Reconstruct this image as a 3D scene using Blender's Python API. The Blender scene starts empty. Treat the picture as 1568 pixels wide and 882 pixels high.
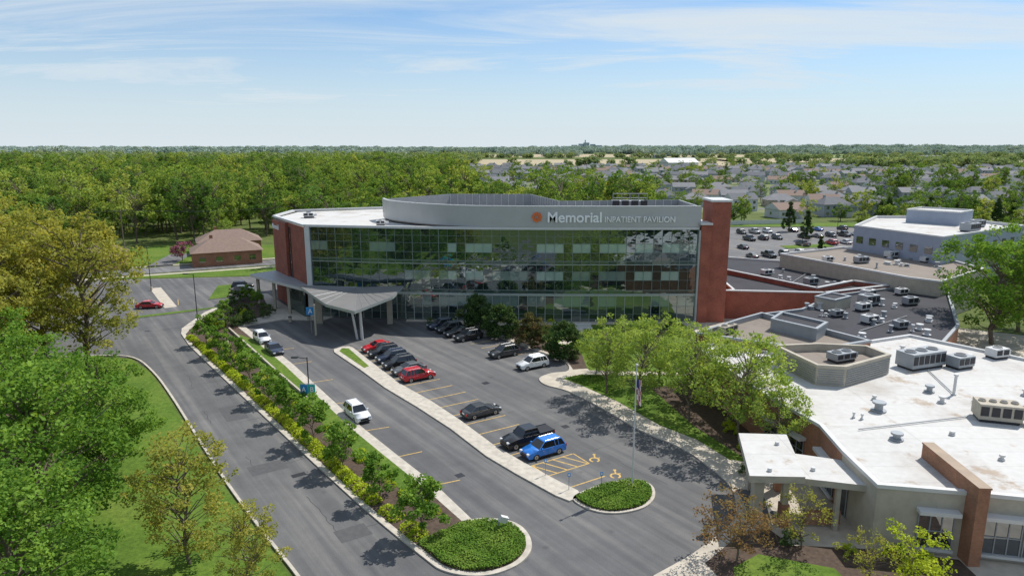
import bpy, bmesh, math, random
import numpy as np
from mathutils import Vector, Matrix
random.seed(7); RNG=np.random.default_rng(7)
C=bpy.context.scene.collection
sc=bpy.context.scene
sc.view_settings.view_transform='Standard'
try: sc.view_settings.look='None'
except Exception: pass
sc.view_settings.exposure=0

# ---------------------------------------------------------------- materials
def newmat(name):
    m=bpy.data.materials.new(name); m.use_nodes=True
    nt=m.node_tree; b=nt.nodes['Principled BSDF']
    return m,nt,b
def N(nt,t,**kw):
    n=nt.nodes.new(t)
    for k,v in kw.items(): setattr(n,k,v)
    return n
def ramp(nt,fac,stops):
    r=N(nt,'ShaderNodeValToRGB'); e=r.color_ramp.elements
    while len(e)<len(stops): e.new(0.5)
    for i,(p,c) in enumerate(stops):
        e[i].position=p; e[i].color=(c[0],c[1],c[2],1)
    nt.links.new(fac,r.inputs[0]); return r.outputs[0]
def coords(nt,scale=(1,1,1),kind='Object'):
    tc=N(nt,'ShaderNodeTexCoord'); mp=N(nt,'ShaderNodeMapping')
    mp.inputs['Scale'].default_value=scale
    nt.links.new(tc.outputs[kind],mp.inputs[0]); return mp.outputs[0]
def noise(nt,vec,scale,detail=4,rough=0.6):
    n=N(nt,'ShaderNodeTexNoise'); n.inputs['Scale'].default_value=scale
    n.inputs['Detail'].default_value=detail; n.inputs['Roughness'].default_value=rough
    nt.links.new(vec,n.inputs['Vector']); return n.outputs['Fac']
def mix(nt,fac,a,b,mode='MIX'):
    m=N(nt,'ShaderNodeMixRGB',blend_type=mode)
    for i,x in ((0,fac),(1,a),(2,b)):
        if hasattr(x,'links'): nt.links.new(x,m.inputs[i])
        elif i==0: m.inputs[0].default_value=x
        else: m.inputs[i].default_value=(x[0],x[1],x[2],1)
    return m.outputs[0]
def bump(nt,b,h,strength=0.3,dist=0.02):
    n=N(nt,'ShaderNodeBump'); n.inputs['Strength'].default_value=strength; n.inputs['Distance'].default_value=dist
    nt.links.new(h,n.inputs['Height']); nt.links.new(n.outputs[0],b.inputs['Normal'])
def simple(name,col,rough=0.6,metal=0,var=0.15,scale=2.0,coat=0):
    m,nt,b=newmat(name)
    v=coords(nt); n=noise(nt,v,scale,5)
    d=[c*(1-var) for c in col]; l=[min(1,c*(1+var)) for c in col]
    nt.links.new(ramp(nt,n,[(0.3,d),(0.7,l)]),b.inputs['Base Color'])
    b.inputs['Roughness'].default_value=rough; b.inputs['Metallic'].default_value=metal
    if coat: b.inputs['Coat Weight'].default_value=coat
    return m
def paint(name,col,metal=0.0):
    m,nt,b=newmat(name); b.inputs['Base Color'].default_value=(*col,1)
    b.inputs['Roughness'].default_value=0.35; b.inputs['Metallic'].default_value=metal
    b.inputs['Coat Weight'].default_value=0.8; b.inputs['Coat Roughness'].default_value=0.06
    return m
def asphalt_mat(name,base):
    m,nt,b=newmat(name); v=coords(nt)
    big=noise(nt,v,0.05,4,0.55); mid=noise(nt,v,0.45,6,0.7); fine=noise(nt,v,14,3)
    c=ramp(nt,big,[(0.35,[base*0.86,base*0.86,base*0.89]),(0.65,[base*1.18,base*1.17,base*1.17])])
    c2=ramp(nt,mid,[(0.3,(0.86,0.86,0.87)),(0.7,(1.12,1.12,1.12))])
    c=mix(nt,1.0,c,c2,'MULTIPLY')
    f=ramp(nt,fine,[(0.3,(0.8,0.8,0.8)),(0.7,(1.2,1.2,1.2))])
    c=mix(nt,1.0,c,f,'MULTIPLY')
    tc=N(nt,'ShaderNodeTexCoord'); mp=N(nt,'ShaderNodeMapping'); mp.vector_type='TEXTURE'; mp.inputs['Rotation'].default_value=(0,0,math.radians(-54.0))
    mp.inputs['Scale'].default_value=(34,1.3,1)
    nt.links.new(tc.outputs['Object'],mp.inputs[0])
    s=noise(nt,mp.outputs[0],1.0,4,0.6)
    st=ramp(nt,s,[(0.36,(0.84,0.84,0.85)),(0.5,(1,1,1)),(0.66,(1.42,1.38,1.32))])
    c=mix(nt,1.0,c,st,'MULTIPLY')
    vo=N(nt,'ShaderNodeTexVoronoi',feature='F1'); vo.inputs['Scale'].default_value=0.32; nt.links.new(v,vo.inputs['Vector'])
    c=mix(nt,1.0,c,ramp(nt,vo.outputs['Distance'],[(0.03,(0.72,0.72,0.72)),(0.12,(1,1,1))]),'MULTIPLY')
    nt.links.new(c,b.inputs['Base Color']); b.inputs['Roughness'].default_value=0.85
    bump(nt,b,fine,0.2); return m
M={}
M['asphalt']=asphalt_mat('asphalt',0.105)
M['asphalt_far']=asphalt_mat('asphalt_old',0.13)
M['concrete']=simple('concrete',(0.46,0.41,0.34),0.85,0,0.18,0.8)
M['kerb']=simple('kerb_concrete',(0.46,0.42,0.36),0.85,0,0.2,1.5)
M['yellow']=simple('yellow_marking',(0.52,0.34,0.10),0.7,0,0.35,4)
M['dark_patch']=simple('crack_sealant',(0.03,0.03,0.032),0.6,0,0.2,1)
def grass_mat(name,a,b_,c_):
    m,nt,b=newmat(name); v=coords(nt)
    n1=noise(nt,v,0.12,5,0.65); n2=noise(nt,v,2.2,6,0.75)
    c=ramp(nt,n1,[(0.3,a),(0.5,b_),(0.72,c_)])
    f=ramp(nt,n2,[(0.3,(0.55,0.6,0.55)),(0.7,(1.35,1.28,1.2))])
    c=mix(nt,1.0,c,f,'MULTIPLY'); nt.links.new(c,b.inputs['Base Color']); b.inputs['Roughness'].default_value=0.95
    b.inputs['Specular IOR Level'].default_value=0.15
    bump(nt,b,n2,0.7,0.1); return m
M['grass']=grass_mat('grass',(0.07,0.13,0.02),(0.10,0.17,0.026),(0.15,0.20,0.04))
M['ground']=grass_mat('meadow_ground',(0.07,0.10,0.03),(0.10,0.135,0.04),(0.14,0.155,0.06))
M['field_tan']=grass_mat('field_tan',(0.38,0.32,0.22),(0.42,0.36,0.26),(0.36,0.33,0.23))
M['field_green']=grass_mat('field_green',(0.18,0.25,0.11),(0.22,0.28,0.13),(0.25,0.29,0.15))
M['suburb_lawn']=grass_mat('suburb_lawn',(0.12,0.17,0.065),(0.16,0.19,0.09),(0.20,0.20,0.12))
M['mulch']=simple('mulch',(0.075,0.05,0.035),0.95,0,0.4,3)
def brick_mat(name,c1,c2,mortar):
    m,nt,b=newmat(name); tc=N(nt,'ShaderNodeTexCoord'); sp=N(nt,'ShaderNodeSeparateXYZ'); nt.links.new(tc.outputs['Object'],sp.inputs[0])
    ad=N(nt,'ShaderNodeMath',operation='ADD'); nt.links.new(sp.outputs[0],ad.inputs[0]); nt.links.new(sp.outputs[1],ad.inputs[1])
    cb=N(nt,'ShaderNodeCombineXYZ'); nt.links.new(ad.outputs[0],cb.inputs[0]); nt.links.new(sp.outputs[2],cb.inputs[1])
    br=N(nt,'ShaderNodeTexBrick'); br.inputs['Scale'].default_value=2.6
    br.inputs['Color1'].default_value=(*c1,1); br.inputs['Color2'].default_value=(*c2,1); br.inputs['Mortar'].default_value=(*mortar,1)
    br.inputs['Mortar Size'].default_value=0.012
    nt.links.new(cb.outputs[0],br.inputs['Vector'])
    n=noise(nt,tc.outputs['Object'],0.5,5)
    f=ramp(nt,n,[(0.3,(0.8,0.8,0.8)),(0.7,(1.2,1.2,1.2))])
    nt.links.new(mix(nt,1.0,br.outputs[0],f,'MULTIPLY'),b.inputs['Base Color']); b.inputs['Roughness'].default_value=0.85
    return m
M['brick']=brick_mat('brick_red',(0.33,0.088,0.052),(0.26,0.064,0.04),(0.30,0.2,0.16))
M['brick2']=brick_mat('brick_orange',(0.33,0.15,0.085),(0.26,0.11,0.06),(0.35,0.27,0.2))
M['beige']=simple('split_face_block',(0.42,0.38,0.31),0.85,0,0.12,1.2)
def roof_mat(name,col,dirt,spot=None):
    m,nt,b=newmat(name); v=coords(nt)
    n=noise(nt,v,0.13,6,0.65); n2=noise(nt,v,1.5,5)
    c=ramp(nt,n,[(0.30,dirt),(0.50,col),(0.8,[min(1,x*1.04) for x in col])])
    c=mix(nt,1.0,c,ramp(nt,n2,[(0.3,(0.92,0.92,0.91)),(0.7,(1.04,1.04,1.04))]),'MULTIPLY')
    if spot:
        n3=noise(nt,v,0.22,6,0.7); c=mix(nt,1.0,c,ramp(nt,n3,[(0.58,(1,1,1)),(0.66,spot)]),'MULTIPLY')
    bt=N(nt,'ShaderNodeTexBrick'); bt.offset=0.0; bt.inputs['Scale'].default_value=0.33; bt.inputs['Mortar Size'].default_value=0.014
    bt.inputs['Brick Width'].default_value=4.0; bt.inputs['Row Height'].default_value=0.9
    bt.inputs['Color1'].default_value=(1,1,1,1); bt.inputs['Color2'].default_value=(0.96,0.96,0.96,1); bt.inputs['Mortar'].default_value=(0.82,0.82,0.82,1)
    nt.links.new(v,bt.inputs['Vector'])
    c=mix(nt,1.0,c,bt.outputs[0],'MULTIPLY')
    nt.links.new(c,b.inputs['Base Color']); b.inputs['Roughness'].default_value=0.8; b.inputs['Specular IOR Level'].default_value=0.15; return m
M['roof_white']=roof_mat('roof_membrane_white',(0.56,0.55,0.535),(0.45,0.42,0.39),(0.74,0.63,0.53))
M['roof_dark']=roof_mat('roof_dark',(0.055,0.055,0.064),(0.038,0.038,0.043))
M['roof_tan']=roof_mat('roof_gravel_tan',(0.25,0.215,0.185),(0.19,0.165,0.145))
M['white']=simple('white_metal',(0.58,0.58,0.575),0.45,0,0.05,1)
M['silver']=simple('fascia_silver',(0.44,0.445,0.45),0.42,0.5,0.04,0.4)
M['canopyroof']=simple('canopy_metal',(0.20,0.195,0.19),0.55,0.2,0.08,0.5)
M['grey']=simple('grey_metal',(0.30,0.32,0.34),0.5,0.2,0.08,1)
M['bluegrey']=simple('bluegrey_panel',(0.30,0.34,0.42),0.6,0,0.06,0.6)
M['dark']=simple('dark_metal',(0.03,0.03,0.035),0.5,0.2,0.1,3)
M['mullion']=simple('aluminium_mullion',(0.20,0.25,0.235),0.4,0.3,0.05,2)
M['mullion_light']=simple('aluminium_band',(0.40,0.44,0.42),0.4,0.3,0.05,2)
M['orange']=simple('logo_orange',(0.75,0.16,0.03),0.5,0,0.05,2)
M['bark']=simple('bark',(0.15,0.12,0.09),0.95,0,0.35,4)
M['blue_sign']=simple('sign_blue',(0.02,0.25,0.60),0.5,0,0.03,1)
M['teal_sign']=simple('sign_teal',(0.03,0.45,0.45),0.5,0,0.03,1)
M['tyre']=simple('tyre',(0.015,0.015,0.015),0.85,0,0.1,5)
M['rim']=simple('wheel_rim',(0.45,0.46,0.47),0.3,0.8,0.05,5)
M['headlamp']=simple('headlamp',(0.7,0.72,0.75),0.15,0.2,0.02,5)
M['taillamp']=simple('taillamp',(0.4,0.01,0.01),0.25,0,0.05,5)
M['flag_red']=simple('flag_red',(0.45,0.03,0.04),0.8,0,0.1,5)
M['flag_blue']=simple('flag_blue',(0.03,0.05,0.2),0.8,0,0.1,5)
def carglass():
    m,nt,b=newmat('car_glass'); b.inputs['Base Color'].default_value=(0.012,0.015,0.018,1); b.inputs['Roughness'].default_value=0.05
    b.inputs['Specular IOR Level'].default_value=0.8; return m
M['carglass']=carglass()
def facglass(name,dcol,gcol,fac):
    m,nt,b=newmat(name)
    out=nt.nodes['Material Output']; nt.nodes.remove(b)
    d=N(nt,'ShaderNodeBsdfDiffuse'); d.inputs['Color'].default_value=(*dcol,1)
    g=N(nt,'ShaderNodeBsdfGlossy'); g.inputs['Color'].default_value=(*gcol,1); g.inputs['Roughness'].default_value=0.02
    v=coords(nt,(1,1,1.6)); n=noise(nt,v,0.4,2,0.4)
    bp=N(nt,'ShaderNodeBump'); bp.inputs['Strength'].default_value=0.7; bp.inputs['Distance'].default_value=0.045
    nt.links.new(n,bp.inputs['Height']); nt.links.new(bp.outputs[0],g.inputs['Normal'])
    mx=N(nt,'ShaderNodeMixShader'); mx.inputs[0].default_value=fac
    nt.links.new(d.outputs[0],mx.inputs[1]); nt.links.new(g.outputs[0],mx.inputs[2]); nt.links.new(mx.outputs[0],out.inputs[0])
    return m
M['glass']=facglass('curtain_glass',(0.018,0.034,0.032),(0.42,0.49,0.52),0.46)
M['glass_clear']=facglass('lobby_glass',(0.08,0.10,0.085),(0.5,0.57,0.56),0.36)
M['glass_blind']=facglass('glass_with_blind',(0.33,0.44,0.38),(0.6,0.66,0.64),0.2)
M['glass_blind2']=facglass('glass_with_half_blind',(0.19,0.26,0.23),(0.6,0.66,0.64),0.25)
M['spandrel']=facglass('spandrel_glass',(0.06,0.095,0.082),(0.45,0.52,0.5),0.3)
M['window']=facglass('window_glass',(0.02,0.022,0.025),(0.7,0.75,0.8),0.3)
# foliage
LB=1.38
def leafmat(name,stops,tr=0.35,objrand=True,k=None):
    k=LB if k is None else k
    stops=[(p,[min(0.8,x*k) for x in c]) for p,c in stops]
    m,nt,b=newmat(name); out=nt.nodes['Material Output']; nt.nodes.remove(b)
    at=N(nt,'ShaderNodeAttribute',attribute_name='tone')
    if objrand:
        oi=N(nt,'ShaderNodeObjectInfo'); mm=N(nt,'ShaderNodeMath',operation='MULTIPLY_ADD')
        nt.links.new(at.outputs['Fac'],mm.inputs[0]); mm.inputs[1].default_value=0.32
        m2=N(nt,'ShaderNodeMath',operation='MULTIPLY'); nt.links.new(oi.outputs['Random'],m2.inputs[0]); m2.inputs[1].default_value=0.68
        nt.links.new(m2.outputs[0],mm.inputs[2]); fac=mm.outputs[0]
    else: fac=at.outputs['Fac']
    c=ramp(nt,fac,stops)
    d=N(nt,'ShaderNodeBsdfDiffuse'); t=N(nt,'ShaderNodeBsdfTranslucent')
    nt.links.new(c,d.inputs[0]); nt.links.new(mix(nt,1.0,c,(1.3,1.2,0.6),'MULTIPLY'),t.inputs[0])
    mx=N(nt,'ShaderNodeMixShader'); mx.inputs[0].default_value=tr
    nt.links.new(d.outputs[0],mx.inputs[1]); nt.links.new(t.outputs[0],mx.inputs[2]); nt.links.new(mx.outputs[0],out.inputs[0])
    return m
M['leaf_forest']=leafmat('foliage_forest',[(0.0,(0.035,0.075,0.024)),(0.22,(0.08,0.145,0.034)),(0.5,(0.13,0.205,0.042)),(0.75,(0.205,0.265,0.058)),(1.0,(0.31,0.315,0.085))],0.38)
M['leaf_far_haze']=leafmat('foliage_distant_haze_tint',[(0.0,(0.11,0.165,0.085)),(0.5,(0.17,0.23,0.11)),(1.0,(0.25,0.28,0.14))])  # distance haze painted into the leaf colour as a lighter, cooler tint
M['leaf_vfar_haze']=leafmat('foliage_horizon_haze_tint',[(0.0,(0.20,0.265,0.255)),(0.5,(0.225,0.29,0.265)),(1.0,(0.27,0.32,0.27))],0.15)  # pale bluish leaf colour stands in for aerial haze at the horizon
M['leaf_green']=leafmat('foliage_green',[(0.0,(0.055,0.12,0.022)),(0.5,(0.105,0.195,0.032)),(1.0,(0.185,0.285,0.055))],0.42,False)
M['leaf_light']=leafmat('foliage_light',[(0.0,(0.13,0.20,0.045)),(0.5,(0.20,0.275,0.06)),(1.0,(0.28,0.345,0.09))],0.45,False)
M['leaf_olive']=leafmat('foliage_olive',[(0.0,(0.15,0.17,0.038)),(0.5,(0.22,0.23,0.05)),(1.0,(0.32,0.30,0.075))],0.45,False)
M['leaf_lime']=leafmat('foliage_lime',[(0.0,(0.20,0.28,0.022)),(0.5,(0.30,0.37,0.03)),(1.0,(0.38,0.43,0.055))],0.4,False)
M['leaf_dark']=leafmat('foliage_evergreen',[(0.0,(0.03,0.06,0.02)),(0.5,(0.05,0.09,0.028)),(1.0,(0.085,0.11,0.04))],0.15,False)
M['leaf_rust']=leafmat('foliage_rust',[(0.0,(0.15,0.09,0.045)),(0.5,(0.20,0.13,0.06)),(1.0,(0.17,0.17,0.06))],0.35,False)
M['leaf_rustdark']=leafmat('foliage_yew_brown',[(0.0,(0.05,0.06,0.025)),(0.6,(0.09,0.09,0.035)),(1.0,(0.16,0.10,0.045))],0.2,False)
M['leaf_cover']=leafmat('foliage_groundcover',[(0.0,(0.06,0.12,0.02)),(0.5,(0.10,0.175,0.028)),(1.0,(0.155,0.22,0.045))],0.2,False)
M['leaf_pink']=leafmat('foliage_redbud',[(0.0,(0.16,0.05,0.10)),(1.0,(0.25,0.10,0.16))],0.3,False)

# ---------------------------------------------------------------- helpers
def link(o,parent=None):
    C.objects.link(o)
    if parent is not None: o.parent=parent
    return o
def empty(name,loc=(0,0,0)):
    o=bpy.data.objects.new(name,None); o.location=loc; o.empty_display_size=0.5; C.objects.link(o); return o
def area(p): return 0.5*sum(p[i][0]*p[(i+1)%len(p)][1]-p[(i+1)%len(p)][0]*p[i][1] for i in range(len(p)))
def ccw(p): return list(p) if area(p)>0 else list(reversed(p))
def inset(p,d):
    n=len(p); out=[]
    for i in range(n):
        a=Vector(p[i-1][:2]); b=Vector(p[i][:2]); c=Vector(p[(i+1)%n][:2])
        e1=(b-a).normalized(); e2=(c-b).normalized()
        n1=Vector((-e1.y,e1.x)); n2=Vector((-e2.y,e2.x)); m=(n1+n2)
        if m.length<1e-4: m=n1
        m.normalize(); k=max(0.35,m.dot(n1)); q=b+m*(d/k); out.append((q.x,q.y))
    return out
def smooth(p,closed=True,n=5):
    out=[]; L=len(p)
    rng=range(L) if closed else range(L-1)
    for i in rng:
        if closed: a,b,c,d=[Vector(p[(i+k)%L]) for k in (-1,0,1,2)]
        else: a,b,c,d=Vector(p[max(0,i-1)]),Vector(p[i]),Vector(p[i+1]),Vector(p[min(L-1,i+2)])
        for j in range(n):
            t=j/n
            q=0.5*((2*b)+(c-a)*t+(2*a-5*b+4*c-d)*t*t+(3*b-a-3*c+d)*t**3); out.append((q.x,q.y))
    if not closed: out.append(tuple(p[-1]))
    return out
def bm2ob(bm,name,mats,parent=None,sm=False):
    me=bpy.data.meshes.new(name); bm.normal_update(); bm.to_mesh(me); bm.free()
    for m in mats: me.materials.append(m)
    if sm:
        for f in me.polygons: f.use_smooth=True
    return link(bpy.data.objects.new(name,me),parent)
def slab(name,p,z0,z1,mat,parent=None,side=None):
    p=ccw(p); bm=bmesh.new()
    t=[bm.verts.new((x,y,z1)) for x,y in p]; f=bm.faces.new(t); f.material_index=0
    if z1-z0>0.01:
        b=[bm.verts.new((x,y,z0)) for x,y in p]
        for i in range(len(p)):
            j=(i+1)%len(p); g=bm.faces.new((b[i],b[j],t[j],t[i])); g.material_index=1
    return bm2ob(bm,name,[mat,side or mat],parent)
def addbox(bm,c,s,mi=0,rot=0,M4=None):
    r=bmesh.ops.create_cube(bm,size=1)
    mt=(M4 if M4 is not None else Matrix.Identity(4))@Matrix.Translation(c)@Matrix.Rotation(rot,4,'Z')@Matrix.Diagonal((*s,1))
    bmesh.ops.transform(bm,matrix=mt,verts=r['verts'])
    for v in r['verts']:
        for f in v.link_faces: f.material_index=mi
    return r['verts']
def addcyl(bm,c,r,h,mi=0,seg=16,r2=None,M4=None,rx=None):
    q=bmesh.ops.create_cone(bm,cap_ends=True,segments=seg,radius1=r,radius2=r if r2 is None else r2,depth=h)
    mt=(M4 if M4 is not None else Matrix.Identity(4))@Matrix.Translation(c)
    if rx is not None: mt=mt@rx
    bmesh.ops.transform(bm,matrix=mt,verts=q['verts'])
    for v in q['verts']:
        for f in v.link_faces: f.material_index=mi
def addbar(bm,a,b,w,mi=0,w2=None,seg=6):
    a=Vector(a); b=Vector(b); d=b-a
    if d.length<1e-5: return
    q=d.to_track_quat('Z','Y').to_matrix().to_4x4()
    r=bmesh.ops.create_cone(bm,cap_ends=True,segments=seg,radius1=w,radius2=w if w2 is None else w2,depth=d.length)
    bmesh.ops.transform(bm,matrix=Matrix.Translation((a+b)/2)@q,verts=r['verts'])
    for v in r['verts']:
        for f in v.link_faces: f.material_index=mi
def building(name,p,h,wall,roof,par=0.45,cap=None,emats=None,parent=None,z0=0.0):
    p=ccw(p); q=inset(p,0.35); bm=bmesh.new(); n=len(p)
    mats=[wall,roof,cap or M['white']]; 
    if emats: mats+=list(emats[1])
    a=[bm.verts.new((x,y,z0)) for x,y in p]; b=[bm.verts.new((x,y,h)) for x,y in p]
    c=[bm.verts.new((x,y,h)) for x,y in q]; d=[bm.verts.new((x,y,h-par)) for x,y in q]
    for i in range(n):
        j=(i+1)%n
        f=bm.faces.new((a[i],a[j],b[j],b[i])); f.material_index=emats[0](p[i],p[j]) if emats else 0
        f=bm.faces.new((b[i],b[j],c[j],c[i])); f.material_index=2
        f=bm.faces.new((c[i],c[j],d[j],d[i])); f.material_index=2
    f=bm.faces.new(d); f.material_index=1
    o=bm2ob(bm,name,mats,parent)
    bm=bmesh.new(); q2=inset(p,-0.06)
    a=[bm.verts.new((x,y,h-0.28)) for x,y in q2]; b=[bm.verts.new((x,y,h+0.03)) for x,y in q2]; c=[bm.verts.new((x,y,h+0.03)) for x,y in inset(p,0.37)]
    for i in range(n):
        j=(i+1)%n; bm.faces.new((a[i],a[j],b[j],b[i])); bm.faces.new((b[i],b[j],c[j],c[i]))
    bm2ob(bm,'coping',[cap or M['white']],parent if parent is not None else o)
    return o
def ribbon(name,pts,w,z0,z1,mat,parent=None):
    pts=[Vector(p) for p in pts]; L=[];R=[]
    for i,p in enumerate(pts):
        d=(pts[min(i+1,len(pts)-1)]-pts[max(i-1,0)]).normalized(); n=Vector((-d.y,d.x))
        L.append(p+n*w/2); R.append(p-n*w/2)
    bm=bmesh.new()
    tl=[bm.verts.new((v.x,v.y,z1)) for v in L]; tr=[bm.verts.new((v.x,v.y,z1)) for v in R]
    for i in range(len(pts)-1): bm.faces.new((tr[i],tr[i+1],tl[i+1],tl[i]))
    if z1-z0>0.01:
        bl=[bm.verts.new((v.x,v.y,z0)) for v in L]; br=[bm.verts.new((v.x,v.y,z0)) for v in R]
        for i in range(len(pts)-1):
            bm.faces.new((bl[i],tl[i],tl[i+1],bl[i+1])); bm.faces.new((br[i],br[i+1],tr[i+1],tr[i]))
        bm.faces.new((bl[0],br[0],tr[0],tl[0])); bm.faces.new((bl[-1],tl[-1],tr[-1],br[-1]))
    bmesh.ops.recalc_face_normals(bm,faces=bm.faces)
    return bm2ob(bm,name,[mat],parent)

# ---------------------------------------------------------------- foliage
def leaf_quads(P,size,up=0.5,rng=RNG):
    n=len(P); nr=rng.normal(size=(n,3)); nr[:,2]=np.abs(nr[:,2])+up; nr/=np.linalg.norm(nr,axis=1)[:,None]
    t=rng.normal(size=(n,3)); t-= (t*nr).sum(1)[:,None]*nr; t/=np.linalg.norm(t,axis=1)[:,None]
    b=np.cross(nr,t); s=(size*rng.uniform(0.6,1.3,n))[:,None]
    V=np.stack([P-t*s*0.5,P+b*s*0.36+t*s*0.05,P+t*s*0.55,P-b*s*0.36],1)
    return V.reshape(-1,3)
def tube_np(a,b,ra,rb,seg=5):
    a=np.array(a,float); b=np.array(b,float); d=b-a; d/=max(1e-6,np.linalg.norm(d))
    u=np.cross(d,[0.3,0.9,0.1]); u/=np.linalg.norm(u); w=np.cross(d,u); V=[]
    for c,r in ((a,ra),(b,rb)):
        for k in range(seg):
            th=2*math.pi*k/seg; V.append(c+r*(math.cos(th)*u+math.sin(th)*w))
    F=[(k,(k+1)%seg,seg+(k+1)%seg,seg+k) for k in range(seg)]
    return V,F
def tree_mesh(name,h,R,leafmat_,nclump=45,per=90,leaf=0.32,base=0.25,shape='round',clump=0.28,trunk=None,seed=0,inner=0.45):
    rng=np.random.default_rng(seed+11)
    cz0=h*base; ch=h-cz0; cen=[]
    while len(cen)<nclump:
        u=rng.uniform(-1,1,3)
        r=np.linalg.norm(u)
        if r>1 or r<inner: continue
        z=cz0+ch*(u[2]*0.5+0.5); zz=(z-cz0)/ch
        x,y=u[0]*R,u[1]*R
        if shape=='cone':
            rr=R*(1.02-zz)*math.sqrt(rng.uniform(0.3,1)); th=rng.uniform(0,6.28); x,y=rr*math.cos(th),rr*math.sin(th)
        elif shape=='egg':
            prof=math.sin(math.pi*min(1,(zz*0.8+0.2)))**0.6; rr=R*prof*math.sqrt(rng.uniform(0.25,1)); th=rng.uniform(0,6.28); x,y=rr*math.cos(th),rr*math.sin(th)
        th=math.atan2(y,x); lob=1+0.16*math.sin(3*th+seed)+0.10*math.sin(5*th+2*seed+zz*4)
        cen.append((x*lob,y*lob,z+rng.normal()*ch*0.03))
    cen=np.array(cen); cr=R*clump*rng.uniform(0.6,1.25,nclump)
    tone=rng.uniform(0.0,1,nclump)
    cnt=(per*(cr/cr.mean())**1.5*rng.uniform(0.6,1.3,nclump)).astype(int)+4
    idx=np.repeat(np.arange(nclump),cnt); n=len(idx)
    d=rng.normal(size=(n,3)); d/=np.linalg.norm(d,axis=1)[:,None]; rad=rng.uniform(0.15,1,n)**0.55
    P=cen[idx]+d*(cr[idx]*rad)[:,None]*np.array([1,1,0.7])
    P[:,2]=np.maximum(P[:,2],0.15)
    LV=leaf_quads(P,leaf,0.4,rng); nv=len(LV)
    T=np.repeat(np.clip(tone[idx]*0.7+rng.uniform(0,0.35,n)+0.15*((P[:,2]-cz0)/ch-0.5),0,1),4)
    LF=[(4*i,4*i+1,4*i+2,4*i+3) for i in range(n)]
    V=[LV]; F=LF; mi=[0]*n; off=nv
    tr=trunk or h*0.022
    def add(a,b,ra,rb,seg=5):
        nonlocal off
        v,f=tube_np(a,b,ra,rb,seg); V.append(np.array(v)); F.extend([tuple(k+off for k in q) for q in f]); mi.extend([1]*len(f)); off+=len(v)
    if shape!='egg' or base>0.05:
        p=np.array([0,0,-0.1]); top=h*(0.75 if shape!='cone' else 0.97); k=5; path=[p]
        for i in range(1,k+1):
            path.append(np.array([rng.normal()*h*0.012*i,rng.normal()*h*0.012*i,top*i/k]))
        for i in range(k): add(path[i],path[i+1],tr*(1-0.8*i/k),tr*(1-0.8*(i+1)/k),7)
        for c in cen[:min(nclump,70)]:
            hz=max(cz0*0.85,min(top*0.9,c[2]-np.hypot(c[0],c[1])*0.7)); i=min(k-1,int(hz/top*k)); t=hz/top*k-i
            a=path[i]*(1-t)+path[i+1]*t; m=(a+c)/2+np.array([0,0,np.hypot(c[0],c[1])*0.08])+rng.normal(size=3)*0.02*h
            r0=tr*0.35
            add(a,m,r0,r0*0.55,4); add(m,c,r0*0.55,r0*0.15,4)
    V=np.concatenate(V); me=bpy.data.meshes.new(name); me.from_pydata(V.tolist(),[],F)
    me.materials.append(leafmat_); me.materials.append(M['bark'])
    me.polygons.foreach_set('material_index',mi)
    at=me.attributes.new('tone','FLOAT','POINT'); tt=np.zeros(len(V)); tt[:len(T)]=T; at.data.foreach_set('value',tt)
    me.update(); return me
def place(name,me,x,y,s=1,rz=None,z=0.0,sz=None):
    o=bpy.data.objects.new(name,me); o.location=(x,y,z); o.rotation_euler=(0,0,random.uniform(0,6.28) if rz is None else rz)
    o.scale=(s,s,sz or s); return link(o)
def leafmass(name,P,size,mat,up=0.6):
    V=leaf_quads(P,size,up); n=len(P); me=bpy.data.meshes.new(name)
    me.from_pydata(V.tolist(),[],[(4*i,4*i+1,4*i+2,4*i+3) for i in range(n)])
    me.materials.append(mat); at=me.attributes.new('tone','FLOAT','POINT')
    t=np.repeat(np.clip(0.5+0.3*np.sin(P[:,0]*1.3)*np.sin(P[:,1]*1.1+1)+RNG.uniform(-0.3,0.3,n),0,1),4); at.data.foreach_set('value',t)
    return link(bpy.data.objects.new(name,me))
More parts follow.
